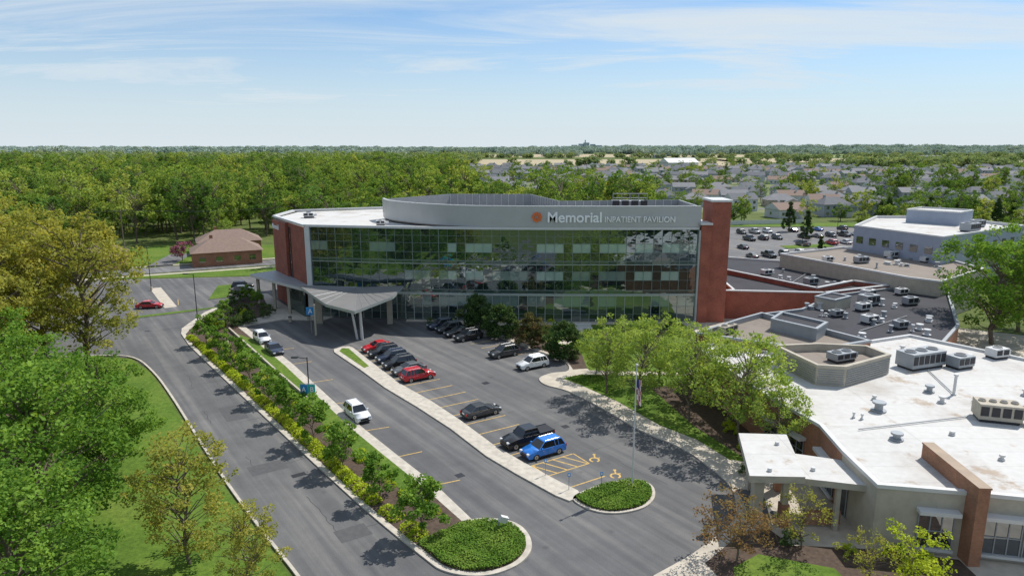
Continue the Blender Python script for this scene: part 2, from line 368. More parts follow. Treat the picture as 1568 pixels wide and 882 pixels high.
def scatter(name,pts,scales,meshes):
    col=bpy.data.collections.new(name+'_source')
    for i,m in enumerate(meshes): col.objects.link(bpy.data.objects.new(name+'_kind_%d'%i,m))
    n=len(pts); me=bpy.data.meshes.new(name); me.from_pydata([tuple(p) for p in pts],[],[])
    a=me.attributes.new('sc','FLOAT','POINT'); a.data.foreach_set('value',np.array(scales,float))
    a=me.attributes.new('rz','FLOAT','POINT'); a.data.foreach_set('value',RNG.uniform(0,6.28,n))
    a=me.attributes.new('kind','INT','POINT'); a.data.foreach_set('value',RNG.integers(0,len(meshes),n).astype(np.int32))
    o=link(bpy.data.objects.new(name,me))
    ng=bpy.data.node_groups.new(name+'_nodes','GeometryNodeTree')
    ng.interface.new_socket('Geometry',in_out='INPUT',socket_type='NodeSocketGeometry')
    ng.interface.new_socket('Geometry',in_out='OUTPUT',socket_type='NodeSocketGeometry')
    gi=ng.nodes.new('NodeGroupInput'); go=ng.nodes.new('NodeGroupOutput')
    mp=ng.nodes.new('GeometryNodeMeshToPoints'); iop=ng.nodes.new('GeometryNodeInstanceOnPoints'); ci=ng.nodes.new('GeometryNodeCollectionInfo')
    ci.inputs[0].default_value=col; ci.inputs[1].default_value=True; ci.inputs[2].default_value=True
    iop.inputs['Pick Instance'].default_value=True
    def na(nm,dt):
        q=ng.nodes.new('GeometryNodeInputNamedAttribute'); q.data_type=dt; q.inputs[0].default_value=nm; return q.outputs[0]
    cx=ng.nodes.new('ShaderNodeCombineXYZ'); e2r=ng.nodes.new('FunctionNodeEulerToRotation')
    L=ng.links.new
    L(gi.outputs[0],mp.inputs[0]); L(mp.outputs[0],iop.inputs['Points']); L(ci.outputs[0],iop.inputs['Instance'])
    L(na('kind','INT'),iop.inputs['Instance Index']); L(na('rz','FLOAT'),cx.inputs[2]); L(cx.outputs[0],e2r.inputs[0]); L(e2r.outputs[0],iop.inputs['Rotation'])
    L(na('sc','FLOAT'),iop.inputs['Scale']); L(iop.outputs[0],go.inputs[0])
    md=o.modifiers.new('instances','NODES'); md.node_group=ng
    return o

# ================================================================= GROUND
bm=bmesh.new()
S=9000
vs=[bm.verts.new(p) for p in ((-S,-S,-0.06),(S,-S,-0.06),(S,S,-0.06),(-S,S,-0.06))]; bm.faces.new(vs)
bm2ob(bm,'ground',[M['ground']])
fl=[(-100,420,1050,1500,'field_tan'),(450,1300,760,900,'field_tan'),(520,1500,930,1180,'field_green'),(400,1400,1250,1600,'field_tan'),
    (-900,-150,1500,2200,'field_green'),(-300,700,1750,2300,'field_tan'),(800,2400,1750,2300,'field_green'),(1400,2600,1000,1600,'field_tan'),(-2500,-1100,1700,2600,'field_tan'),
    (330,560,470,560,'field_tan'),(600,1500,560,700,'field_green')]
for k,(a,b,c,d,m) in enumerate(fl):
    slab('field',[(a,c),(b,c+k*3),(b+30,d+k*5),(a+20,d)],0,-0.045+0.004*(k%3),M[m])
slab('suburb_lawn',[(20,330),(330,290),(640,330),(700,560),(520,700),(560,900),(-60,930),(-20,600)],0,-0.03,M['suburb_lawn'])

asph=[(-4,28),(-8,34),(-14.7,43.4),(-20.7,51),(-27.1,59.4),(-34.6,69.8),(-43.2,81.8),(-50,90.7),(-56.3,97.2),(-62.2,98.2),(-75.7,96.6),(-125,94),(-130,156),(-89.8,157.7),(-60.5,161.8),(-50,150),(-42,135),(-30,124),(60,124),(60,28)]
slab('parking_lot',asph,0,0.0,M['asphalt'])
ribbon('kerb_left',smooth([(-8,34),(-14.7,43.4),(-20.7,51),(-27.1,59.4),(-34.6,69.8),(-43.2,81.8),(-50,90.7),(-56.3,97.2),(-62.2,98.2),(-75.7,96.6),(-125,94)],False,4),0.25,-0.05,0.12,M['kerb'])
slab('lawn',[(-8.5,33),(-15.1,43.2),(-21,50.8),(-27.5,59.2),(-35,69.6),(-43.6,81.6),(-50.3,90.5),(-56.6,96.9),(-62.2,97.8),(-75.7,96.3),(-125,93.6),(-125,30)],0,0.03,M['grass'])
ribbon('street',[(-420,22),(-250,93),(-94,168),(-62,183),(0,210),(60,236),(130,262)],9,0,0.012,M['asphalt_far'])
ribbon('pavement_street',[(-250,86.5),(-92,161.3),(-60,176)],1.6,0,0.02,M['concrete'])
ribbon('pavement_street_far',[(-250,100),(-97,174),(-64,189.5)],1.4,0,0.02,M['concrete'])
slab('lawn_verge',[(-130,160),(-93,158.8),(-61,162.5),(-50,166),(-55,174),(-62,174.5),(-93,160.5)],0,0.006,M['grass'])
slab('lawn_houses',[(-130,157),(-97,175),(-64,190.5),(-50,198),(-55,214),(-110,214),(-140,180)],0,0.006,M['grass'])
ribbon('driveway',[(-92,175),(-96,196)],6,0,0.02,M['asphalt_far'])
slab('parking_lot_rear',[(46,164),(88,160),(135,176),(150,262),(66,262),(52,215)],0,0.0,M['asphalt_far'])
for p in ([(52,222),(60,225),(62,252),(54,250)],[(84,206),(100,210),(100,216),(84,212)],[(70,262.5),(150,263),(150,275),(72,275)]):
    slab('lawn_rear',p,0,0.1,M['grass'])

# ---- planting strip (left)
endc=smooth([(-19.7,62.8),(-12.7,53.9),(-7,47.2),(-4.9,45.2),(-2.1,44.7),(0.3,45.9),(1.5,48.0),(1.3,50.3),(0.1,52.0),(-2.0,52.6),(-3.4,52.4)],False,5)
stripL=[(-56.8,113.5),(-55.3,110.1),(-50.8,103.3),(-39.5,88.5),(-29.4,75.4)]+endc
stripR=[(-7,58.2),(-11.8,64.7),(-16.8,71.6),(-23.5,81.8),(-31.3,93.6),(-40.8,107),(-46.6,115)]
top=[(-41.5,119.7),(-34,119),(-32,124),(-42,127),(-52,141.8),(-57,140),(-58,125)]
slab('planting_strip_kerb',stripL+stripR+top,0,0.13,M['kerb'])
endb=smooth([(-19.2,63.2),(-12.3,54.3),(-6.7,47.7),(-4.7,45.65),(-2.2,45.15),(0.0,46.2),(1.05,48.1),(0.9,50.1),(-0.2,51.5),(-2.1,52.1),(-4.1,51.9)],False,5)
bedL=[(-54.4,109.8),(-50.3,103.6),(-39,88.9),(-28.9,75.8)]+endb
bedR=[(-8.2,57.9),(-13.0,64.4),(-18.0,71.3),(-24.7,81.5),(-32.5,93.3),(-42.0,106.7),(-48.4,115.6),(-45,124),(-52,139),(-56,138),(-56.8,124),(-55.3,114)]
slab('planting_bed',bedL+bedR,0.13,0.15,M['mulch'])
gb=[(-42,100.5),(-30.5,85),(-21.5,72.5),(-14.5,63),(-6.5,52.5),(-8.2,57.9),(-13.0,64.4),(-18.0,71.3),(-24.7,81.5),(-32.5,93.3),(-42.0,106.7),(-46,110)]
slab('grass_strip',gb,0.15,0.165,M['grass'])
ribbon('retaining_wall',[(-48.3,112.6),(-41.4,102.7),(-32.3,89.7),(-25,79.5)],0.25,0.1,0.55,M['beige'])

# ---- median
medR=[(-24.8,102.2),(-19.6,93.6),(-14.9,85.9),(-10,79.6),(-5.9,73.5),(-1.9,66.9),(1,63.1),(4.6,58.8),(6,57.3)]
medL=[(-27.1,99.8),(-21.5,91.8),(-16.5,84.2),(-11.3,77.4),(-6.8,71.1),(-2.6,64.3),(0.4,60.5),(3.9,56.4),(5.1,55.4)]
med=medR+[(6.3,56.3)]+list(reversed(medL))+[(-27.5,101.2),(-26.6,102.6),(-25.6,102.9)]
slab('median_kerb',med,0,0.14,M['kerb'])
slab('median_grass',[(-26.4,101.8),(-25.3,101.6),(-20.4,93),(-20.9,92.2),(-26.4,100.2)],0.14,0.16,M['grass'])
oval=smooth([(5.5,56.1),(6,54.7),(7.4,53.6),(9.3,53.4),(11.5,54.3),(12.8,56.1),(13,58.2),(11.8,59.4),(9.6,59),(7.3,57.8)],True,5)
slab('island_kerb',oval,0,0.14,M['kerb'])
ov_in=inset(ccw(oval),0.3)
slab('island_bed',ov_in,0.14,0.17,M['mulch'])
# ---- right ground
kr=smooth([(10.4,44.7),(13.9,47.4),(17.1,50.5),(19,53),(20.2,57.6),(19.3,62.1),(17.5,66.5),(14.2,70.7),(10.7,77.4),(7.2,83),(4.4,85.4),(3.7,88),(5.5,90.1),(7.9,91.2),(7.3,96),(1.6,103.3),(-5.4,112.2),(-9.7,117.2)],False,4)
slab('footpath',[(10,40),(10.2,44)]+kr+[(-14,118.3),(-19,118.5),(-19,121),(40,123),(60,124),(100,100),(100,30),(10,30)],0,0.13,M['concrete'])
slab('lawn_front',[(-3.5,115.2),(17,116),(30,116.8),(33,100),(24.3,90),(20,90.5),(10.8,91.2),(10,97),(4.6,103.8),(-2.5,112.3)],0.13,0.15,M['grass'])
slab('lawn_trees',[(9.2,89.2),(6.8,87.8),(9.3,84.8),(13,79.3),(16.6,72.1),(19.8,68.2),(21.8,63.5),(26.5,62),(27.5,68),(25.5,80),(24,89)],0.13,0.15,M['grass'])
slab('mulch_bed',[(20.5,71.5),(23.2,64.3),(28.6,62),(27,68.5),(24.5,80),(23.8,86),(18,84)],0.15,0.165,M['mulch'])
slab('mulch_bed_front',[(18.2,49.8),(21,51.2),(22,48.5),(28,48),(34,46.6),(34,38),(19,38),(15.5,43),(14.6,46.2)],0.13,0.15,M['mulch'])
slab('lawn_bottom',[(16.5,45.6),(19,47.3),(24,45.5),(25,40),(19,39),(16,43)],0.15,0.165,M['grass'])
slab('mulch_bed_hedge',[(-4,112.8),(-2.5,114.6),(10.5,99.5),(10.6,92),(8.6,91.6),(8,96.2)],0.15,0.168,M['mulch'])
slab('drive_ramp',[(20.3,54),(20.6,57.5),(22.6,57.3),(22.4,52.5),(20.6,51.8),(19.6,52.6)],0.13,0.14,M['asphalt'])
ribbon('footpath_lawn',[(8,104),(11,110),(12,117)],1.6,0.15,0.16,M['concrete'])
slab('island_left',smooth([(-68.5,120.7),(-57.8,128.0),(-57.2,129.6),(-68.8,122.2)],True,3),0,0.14,M['grass'],side=M['kerb'])
ribbon('crosswalk',[(-66.5,129.5),(-79,148)],2.2,0,0.008,M['concrete'])
slab('planter_left',[(-62,136),(-59,138),(-62,152),(-66,150)],0,0.14,M['grass'],side=M['kerb'])

# ---- markings
def line(a,b,w=0.12):
    a=Vector(a); b=Vector(b); d=(b-a).normalized(); n=Vector((-d.y,d.x))*w/2
    return [((a+n).x,(a+n).y),((b+n).x,(b+n).y),((b-n).x,(b-n).y),((a-n).x,(a-n).y)]
bm=bmesh.new()
def addq(q,z=0.006):
    bm.faces.new([bm.verts.new((x,y,z)) for x,y in ccw(q)])
ux=Vector((0.848,0.53)); ld=Vector((0.566,-0.825))
def medpt(s):
    L=0
    for i in range(len(medR)-1):
        a=Vector(medR[i]); b=Vector(medR[i+1]); l=(b-a).length
        if L+l>=s: return a+(b-a)*((s-L)/l)
        L+=l
    return Vector(medR[-1])
PITCH=3.1
for k in range(16):
    a=medpt(1.5+PITCH*k)+ux*0.1; addq(line(a,a+ux*5.2,0.14))
for (a,b) in (((-16.6,70.7),(-13.8,71.9)),((-11.8,64.3),(-9.3,65.6)),((-7.1,58.5),(-4.9,59.5)),((-21.6,78.9),(-19.2,80)),((-26.6,86.6),(-24.2,87.8)),((-31.6,94.4),(-29.3,95.6)),((-36.4,101.3),(-34,102.3))):
    addq(line(a,b,0.14))
a0=medpt(48)+ux*0.2; a1=a0+ld*2.6
addq(line(a1,a1+ux*5.1,0.14),0.0062); addq(line(a0+ux*5.2,a1+ux*5.1,0.14),0.0075); addq(line(a0+ux*0.1,a1+ux*0.1,0.14),0.0075)
for i in range(4):
    q=a0+ux*(0.1+i*1.25); addq(line(q,q+ld*2.55+ux*1.1,0.15),0.0070)
a2=a1+ld*2.9; addq(line(a2,a2+ux*4.6,0.14),0.006)
for i in range(8):
    p=Vector((-9.2,116.4))+Vector((0.62,-0.785))*(2.9*i); addq(line(p-ux*0.3,p-ux*5.4))
for i in range(9):
    p=Vector((-66-3*i,131.5)); addq(line(p,p+Vector((-2.5,5))),0.012)
for r in range(4):
    for i in range(13):
        p=Vector((60+i*5.2+r*3,185+r*17+i*1.5)); addq(line(p,p+Vector((-0.9,5))),0.006)
bm2ob(bm,'road_markings',[M['yellow']])
for c in ((8.3,63.7),(9.9,60.3)):
    bm=bmesh.new()
    for k in range(14):
        t0=math.radians(-60+k*22); t1=math.radians(-60+(k+1)*22)
        r0,r1=0.36,0.54
        bm.faces.new([bm.verts.new((c[0]+r*math.cos(t),c[1]+r*math.sin(t),0.009)) for r,t in ((r0,t0),(r1,t0),(r1,t1),(r0,t1))])
    addbox(bm,(c[0]+0.1,c[1]+0.7,0.004),(0.16,0.7,0.004)); addbox(bm,(c[0]+0.35,c[1]+0.45,0.004),(0.5,0.14,0.0045)); addcyl(bm,(c[0]+0.1,c[1]+1.2,0.004),0.17,0.004,0,12)
    bm2ob(bm,'wheelchair_marking',[M['yellow']])
bm=bmesh.new()
for x,y,w,l in ((-20.5,60.5,1.3,0.7),(-3.5,86.3,0.9,0.9),(-5,60.4,0.8,0.8),(-38,95,0.8,0.8),(6,72,0.8,0.8)):
    addbox(bm,(x,y,0.003),(w,l,0.012),0,0.6)
bm2ob(bm,'drain_cover',[M['dark']])
rr=random.Random(5)
bm=bmesh.new()
for k in range(18):
    if k<8: x,y=-46+k*4.6+rr.uniform(-1,1),90-k*5.8+rr.uniform(-2,2); dd=Vector((0.83,0.56)) if k%2 else Vector((0.57,-0.82))
    else: x,y=rr.uniform(-14,12),rr.uniform(60,105); dd=Vector((0.83,0.56)) if k%3 else Vector((0.57,-0.82))
    p=Vector((x,y)); nn=Vector((-dd.y,dd.x)); prev=None; L=rr.randint(7,16)
    for i in range(L):
        p=p+dd*0.55+nn*rr.uniform(-0.16,0.16)
        if prev is not None: addq(line(prev,p,0.05),0.002)
        prev=p.copy()
bm2ob(bm,'crack_sealant',[M['dark_patch']])
bm=bmesh.new()
for x,y,w,l in ((-24,62,3.4,2.2),(-33,76,2.4,5),(6,80,3,2.4),(-13,50.5,2.6,2.0)):
    c=Vector((x,y)); addq([tuple(c+ux*w/2+ld*l/2),tuple(c-ux*w/2+ld*l/2),tuple(c-ux*w/2-ld*l/2),tuple(c+ux*w/2-ld*l/2)],0.004)
bm2ob(bm,'asphalt_repair',[simple('asphalt_repair',(0.08,0.08,0.083),0.85,0,0.15,2)])

# ================================================================= PAVILION
PAV=empty('hospital_pavilion',(0,0,0))
ZT=16.8
def fy(x):
    pts=[(-37,122.6),(-28,121.0),(-17,119.5),(-5,118.5),(8,118.0),(20,118.0),(33.4,118.3)]
    for i in range(len(pts)-1):
        if x<=pts[i+1][0]:
            a,b=pts[i],pts[i+1]; t=(x-a[0])/(b[0]-a[0]); return a[1]+(b[1]-a[1])*t
    return pts[-1][1]
nb=44; X0,X1=-36.4,32.5
xs=[X0+(X1-X0)*i/nb for i in range(nb+1)]
rows=[(0.15,1.5,'lobby'),(1.5,2.9,'lobby'),(2.9,5.0,'lobby2'),(5.0,5.8,'band'),
 (5.8,7.6,'low'),(7.6,9.2,'vis'),(9.2,10.4,'top'),(10.4,11.0,'sp'),(11.0,12.5,'low'),(12.5,14.1,'vis'),(14.1,15.4,'top'),(15.4,16.6,'top')]
gm=[M['glass'],M['glass_clear'],M['glass_blind'],M['spandrel'],M['glass_blind2']]
bm=bmesh.new()
rb=random.Random(21)
state={}
for r in (2,5,9):
    i=0
    while i<nb:
        w=rb.choice([2,2,3,3,4]); st=rb.random()
        for k in range(w): state[(r,i+k)]=st
        state[(r,i+w)]=2.0
        i+=w+1
for i in range(nb):
    xa,xb=xs[i]+0.02,xs[i+1]-0.02
    for r,(za,zb,t) in enumerate(rows):
        d=[random.gauss(0,0.005) for _ in range(4)]
        q=[(xa,fy(xa)+d[0],za+0.02),(xb,fy(xb)+d[1],za+0.02),(xb,fy(xb)+d[2],zb-0.02),(xa,fy(xa)+d[3],zb-0.02)]
        f=bm.faces.new([bm.verts.new(v) for v in q])
        st=state.get((r,i),2.0)
        if t in('sp','band'): f.material_index=3
        elif t=='lobby': f.material_index=1 if (i*7+r)%5<3 else 0
        elif t=='lobby2': f.material_index=(4 if st<0.85 else 1) if i>12 else 1
        elif t=='vis':
            if 15<i<42: f.material_index=2 if st<0.66 else (4 if st<0.95 else 0)
            else: f.material_index=4 if st<0.25 else 0
        else: f.material_index=0
bm2ob(bm,'glass_panels',gm,PAV)
bm=bmesh.new()
for i,x in enumerate(xs):
    wide=0.09 if i%3==0 else 0.045
    addbox(bm,(x,fy(x)-0.03,ZT/2+2.8),(wide,0.12,ZT-5.8))
    addbox(bm,(x,fy(x)-0.04,2.65),(wide+0.04,0.14,5.1),1)
for (za,zb,t) in rows:
    for i in range(nb):
        a=Vector((xs[i],fy(xs[i])-0.02,za)); b=Vector((xs[i+1],fy(xs[i+1])-0.02,za)); c=(a+b)/2; ang=math.atan2(b.y-a.y,b.x-a.x)
        big=0.4 if t=='band' else (0.11 if t in('sp','low') else 0.045)
        addbox(bm,tuple(c),((b-a).length,0.10 if big<0.2 else 0.3,big),1 if t in('band','sp') else 0,ang)
bm2ob(bm,'mullions',[M['mullion'],M['mullion_light']],PAV)
core=[(x,fy(x)+0.25) for x in (-36.6,-28,-17,-5,8,20,32.7)]+[(37,120),(38,150),(10,158),(-28,158),(-47,150),(-47.7,138.5)]
bm=bmesh.new()
def wallring(bm,p,z0,z1,mi=0,top=None):
    a=[bm.verts.new((x,y,z0)) for x,y in p]; b=[bm.verts.new((x,y,z1)) for x,y in p]
    for i in range(len(p)):
        j=(i+1)%len(p); f=bm.faces.new((a[i],a[j],b[j],b[i])); f.material_index=mi
    if top is not None: f=bm.faces.new(b); f.material_index=top
wallring(bm,ccw(core),0,ZT-0.25,0,1)
bm2ob(bm,'walls',[M['brick'],M['roof_white']],PAV)
edge=[(x,fy(x)) for x in (-37.2,-28,-17,-5,8,20,32.5)]
bm=bmesh.new()
for a,b in zip(edge[:-1],edge[1:]):
    a=Vector(a); b=Vector(b); c=(a+b)/2; addbox(bm,(c.x,c.y-0.05,ZT),((b-a).length+0.05,0.7,0.42),0,math.atan2(b.y-a.y,b.x-a.x))
for a,b in (((-37.4,122.5),(-48.3,138.8)),((-48.3,138.8),(-48,150.5)),((-48,150.5),(-28,158.5)),((-28,158.5),(10,158.5))):
    a=Vector(a); b=Vector(b); c=(a+b)/2; addbox(bm,(c.x,c.y,ZT+0.01),((b-a).length+0.4,0.7,0.4),0,math.atan2(b.y-a.y,b.x-a.x))
addbox(bm,(-36.9,122.5,ZT/2-0.2),(0.9,0.9,ZT-0.2))
bm2ob(bm,'roof_edge',[M['white']],PAV)
bm=bmesh.new()
wa=Vector((-37.6,123.4)); wb=Vector((-47.9,138.3)); wd=(wb-wa); wl=wd.length; wd.normalize(); wn=Vector((-wd.y,wd.x)); 
if wn.x>0: wn=-wn
ang=math.atan2(wd.y,wd.x)
def onwall(s,o=0): q=wa+wd*s+wn*o; return q
q=onwall(wl*0.75,0.35); addbox(bm,(q.x,q.y,8.2),(wl*0.46,0.9,16.3),0,ang)
q=onwall(wl*0.25,0.1); addbox(bm,(q.x,q.y,8.2),(wl*0.5,0.3,16.3),0,ang)
q=onwall(wl*0.46,0.32); addbox(bm,(q.x,q.y,8.6),(0.9,0.2,14),1,ang)
bm2ob(bm,'brick_wing',[M['brick'],M['window']],PAV)
fas=[(-25.4,135.6),(-23.6,131),(-20.6,127.3),(-16.5,123.8),(-11.5,120.8),(-6.5,118.9),(0,118.1),(8,117.8),(20,117.8),(32.6,118.1)]
fas=smooth(fas,False,4)
back=[(32.6,134),(9,131),(4,149.5),(-13.4,150),(-25.4,135.6)]
bm=bmesh.new()
def screen(bm,pl,z0,z1,t=0.3,mi=0):
    for a,b in zip(pl[:-1],pl[1:]):
        a=Vector(a); b=Vector(b); c=(a+b)/2; addbox(bm,(c.x,c.y,(z0+z1)/2),((b-a).length+0.02,t,z1-z0),mi,math.atan2(b.y-a.y,b.x-a.x))
screen(bm,fas,ZT+0.25,20.55)
screen(bm,fas,20.56,20.72,0.4,1)
screen(bm,[(32.6,118.2)]+back[:1],ZT+0.25,20.5)
bm2ob(bm,'fascia_screen',[M['silver'],M['white']],PAV)
bm=bmesh.new(); screen(bm,back,ZT+0.1,20.5,0.15)
for a,b in zip(back[:-1],back[1:]):
    a=Vector(a); b=Vector(b); L=(b-a).length; k=int(L/1.5)
    for i in range(k+1):
        q=a+(b-a)*i/k; nn=Vector((0,-1)) if abs((b-a).x)>abs((b-a).y) else Vector((-1,0)); addbox(bm,(q.x+nn.x*0.15,q.y+nn.y*0.15,19.2),(0.12,0.12,2.5),1)
bm2ob(bm,'plant_screen',[M['grey'],M['white']],PAV)
bm=bmesh.new()
addbox(bm,(22,129.5,18.9),(6.2,3,3.6),0)
for i in range(4): addbox(bm,(19.4+i*1.75,127.9,20.2),(1.3,0.1,1.3),1)
for z_ in (21.3,22.1): addbar(bm,(18.8,127.9,z_),(25.2,127.9,z_),0.06)
for i in range(5): addbar(bm,(18.8+i*1.6,127.9,20.6),(18.8+i*1.6,127.9,22.1),0.06)
addbox(bm,(-4,135,18),(5,4,2.2),0); addbox(bm,(8,126,18),(4,3,2),0)
bm2ob(bm,'rooftop_plant',[M['grey'],M['dark']],PAV)
slab('plant_deck',[(x,y+0.1) for x,y in fas]+[(32.4,133),(9.5,130.5),(4,149),(-13,149.6)],ZT,ZT+0.22,M['roof_tan'],PAV)
bm=bmesh.new()
addbox(bm,(36.1,120.6,10.7),(3.2,6,21.4),0); addbox(bm,(33.6,119,8.8),(1.7,3.4,17.5),0)
addbox(bm,(36.1,120.6,21.56),(3.6,6.4,0.35),1); addbox(bm,(33.5,118.9,17.66),(2.1,3.8,0.32),1)
addbox(bm,(32.62,117.9,8.3),(0.25,0.6,16.4),1)
bm2ob(bm,'brick_pier',[M['brick'],M['white']],PAV)
def text(s,mat,w,h,loc,rz=0,parent=None,name='lettering',bold=0,depth=0.05):
    c=bpy.data.curves.new(name,'FONT'); c.body=s; c.size=1; c.extrude=depth; c.offset=bold
    o=bpy.data.objects.new(name,c); C.objects.link(o); bpy.context.view_layer.update()
    d=o.dimensions; o.scale=(w/d.x,h/d.y,1); o.rotation_euler=(math.radians(90),0,rz); o.location=loc
    c.materials.append(mat)
    if parent: o.parent=parent
    return o
M['letter']=simple('letter_white',(0.88,0.88,0.88),0.4,0,0.02,1)
text('Memorial',M['letter'],9.3,1.8,(6.0,117.45,17.95),0,PAV,'lettering_main',0.018,0.1)
text('INPATIENT PAVILION',M['letter'],12.1,0.98,(15.9,117.45,17.95),0,PAV,'lettering_sub',0.004,0.1)
bm=bmesh.new()
for k in range(8):
    t=k*math.pi/4; mt=Matrix.Translation((4.3,117.5,18.8))@Matrix.Rotation(t,4,'Y')
    addbox(bm,(0,0,0.66),(0.46,0.12,0.42),0,0,mt)
    addbox(bm,(0,0,0.3),(0.2,0.12,0.18),0,0,mt)
bm2ob(bm,'logo',[M['orange']],PAV)
q=onwall(wl-0.3,0.87); text('Memorial',M['letter'],4.2,1.0,(q.x,q.y,14.6),ang+math.pi,PAV,'lettering_side',0.01)
slab('side_canopy',[(-52,133),(-50,131),(-37.6,119.6),(-33,119.6),(-37.4,122.6),(-48,138)],5.4,5.9,M['grey'],PAV,side=M['white'])
bm=bmesh.new()
for x,y in ((-50.3,132.5),(-45.5,127.7),(-41.5,124)): addbox(bm,(x,y,2.7),(0.5,0.5,5.4),0)
addbox(bm,(-40.5,125.5,2.6),(9,0.3,5.2),1,ang); 
bm2ob(bm,'side_canopy_columns',[M['beige'],M['glass_clear']],PAV)

CAN=empty('entrance_canopy')
A=(-37.4,117.2,6.9); B=(-19.0,117.0,6.9); R_=(-19.9,111.5,6.2); F=(-24.8,104.5,5.35); L_=(-30.2,107.6,5.8); MID=(-27.5,118.5,6.3)
bm=bmesh.new()
ring=[A,MID,B,R_,F,L_]
T=[bm.verts.new((x,y,z_)) for x,y,z_ in ring]; U=[bm.verts.new((x,y,z_-0.45)) for x,y,z_ in ring]
def tri(vs,a,b,c,fl):
    bm.faces.new((vs[a],vs[b],vs[c]) if not fl else (vs[c],vs[b],vs[a]))
for vs_,fl in ((T,True),(U,False)):
    tri(vs_,0,1,5,fl); tri(vs_,1,4,5,fl); tri(vs_,1,3,4,fl); tri(vs_,1,2,3,fl)
for i in range(6):
    j=(i+1)%6; f=bm.faces.new((T[i],T[j],U[j],U[i])); f.material_index=1
bmesh.ops.recalc_face_normals(bm,faces=bm.faces)
bm2ob(bm,'roof',[M['canopyroof'],M['mullion_light']],CAN)
bm=bmesh.new()
for t in (0.0,0.2,0.4,0.6,0.8,1.0):
    for P0,P1 in ((L_,A),(F,R_)):
        e=Vector(P0).lerp(Vector(P1),t); addbar(bm,tuple(Vector(MID)+Vector((0,0,0.02))),tuple(e+Vector((0,0,0.02))),0.035,0,None,4)
bm2ob(bm,'seams',[M['grey']],CAN)
bm=bmesh.new()
for x,y,tx,ty in ((-25.2,107.2,-25.7,106.4),(-24.3,106.9,-24.3,106.2),(-24.7,108.0,-24.9,108.4)):
    addbar(bm,(x,y,0),(tx,ty,5.05),0.2,0,0.2,12)
addbox(bm,(-34.1,117.4,2.9),(1.1,0.7,5.9),1); addbox(bm,(-21.6,117.2,2.9),(0.9,0.6,6),1); addbox(bm,(-32.6,109.6,2.6),(0.3,0.3,5.3),1)
bm2ob(bm,'columns',[M['white'],M['beige']],CAN)
bm=bmesh.new(); addbox(bm,(-33.6,110.5,3.9),(1.3,0.12,1.3),0,0.3); addbar(bm,(-33.6,110.56,0),(-33.6,110.56,3.3),0.06,1); o=bm2ob(bm,'entrance_sign',[M['blue_sign'],M['grey']])
text('A',M['letter'],0.7,0.8,(-33.95,110.35,3.5),0.3,o,'letter')

# ================================================================= LOW-RISE CAMPUS
LOW=empty('hospital_wing')
building('walls_link',[(34.8,121),(55.6,118.8),(70.6,125.5),(84,128.5),(62,156),(50,162),(43,152),(41,124)],4.8,M['brick'],M['roof_dark'],0.4,parent=LOW)
building('walls_dark',[(39.5,104.6),(47,107.8),(57,118.2),(71,124.7),(83,127.8),(66,97.5),(58,88.3),(47.7,87.8),(44,95)],5.0,M['brick2'],M['roof_dark'],0.4,cap=M['grey'],parent=LOW)
building('walls_tan',[(59.4,149.5),(77.9,159.4),(92,145),(92,131),(75.7,118),(72,122)],7.5,M['beige'],M['roof_tan'],0.4,cap=M['white'],parent=LOW)
building('walls_mid',[(24.6,88.3),(32.7,95.7),(37.5,99.6),(46.2,84.6),(37.5,80.6),(31.9,83.8)],6.4,M['brick2'],M['roof_tan'],0.7,cap=M['grey'],parent=LOW)
building('roof_monitor',[(36,92),(39,96),(43,90),(40,86.5)],7.4,M['grey'],M['roof_dark'],0.3,cap=M['grey'],parent=LOW,z0=5.6)
building('stair_head',[(50,110),(54,113),(56,110),(52,107)],6.6,M['beige'],M['roof_dark'],0.2,cap=M['grey'],parent=LOW,z0=4.5)
fp=[(23.8,85),(27,87),(31.5,83.3),(37.3,80.2),(47.5,87.6),(54.7,90.6),(62.7,80),(74,66),(66,48),(56,43.5),(48,43.5),(43.6,44.6),(38.2,46.2),(34.2,47.1),(28.1,48.2),(28.2,54.1),(28.7,59.7),(26.4,68.2)]
building('walls_front',fp,5.5,M['beige'],M['roof_white'],0.3,cap=M['white'],parent=LOW,
   emats=(lambda a,b: 3 if (a[0]+b[0])/2<28.55 and (a[1]+b[1])/2>55 else 0,[M['brick2']]))
bm=bmesh.new()
for a,b in (((44.5,142.6),(56,122.7)),((34.8,120.9),(55.6,118.6)),((55.6,118.6),(70.6,125.2)),((70.6,125.2),(66,129.5)),((66,129.5),(56,122.7))):
    a=Vector(a); b=Vector(b); c=(a+b)/2; an=math.atan2(b.y-a.y,b.x-a.x)
    addbox(bm,(c.x,c.y,2.6),((b-a).length,0.3,5.2),1,an); addbox(bm,(c.x,c.y,5.32),((b-a).length+0.3,0.55,0.22),0,an)
bm2ob(bm,'parapet_walls',[M['white'],M['brick']],LOW)
building('walls_upper',[(79,157),(87,137),(118,157),(112,178),(95,178)],12.9,M['bluegrey'],M['roof_white'],0.6,cap=M['white'],parent=LOW)
bm=bmesh.new(); a=Vector((79,157)); b=Vector((87,137)); d=(b-a).normalized(); an=math.atan2(d.y,d.x); nn=Vector((d.y,-d.x)); nn=nn if nn.x<0 else -nn
for i in range(6):
    q=a+d*(1.8+i*3.4)+nn*0.03; addbox(bm,(q.x,q.y,9.7),(1.7,0.12,1.5),0,an)
a=Vector((87,137)); b=Vector((118,157)); d=(b-a).normalized(); an=math.atan2(d.y,d.x); nn=Vector((d.y,-d.x))
for i in range(8):
    q=a+d*(2.5+i*4.2)+nn*0.03; addbox(bm,(q.x,q.y,9.7),(1.7,0.12,1.5),0,an)
bm2ob(bm,'windows_upper',[M['window']],LOW)
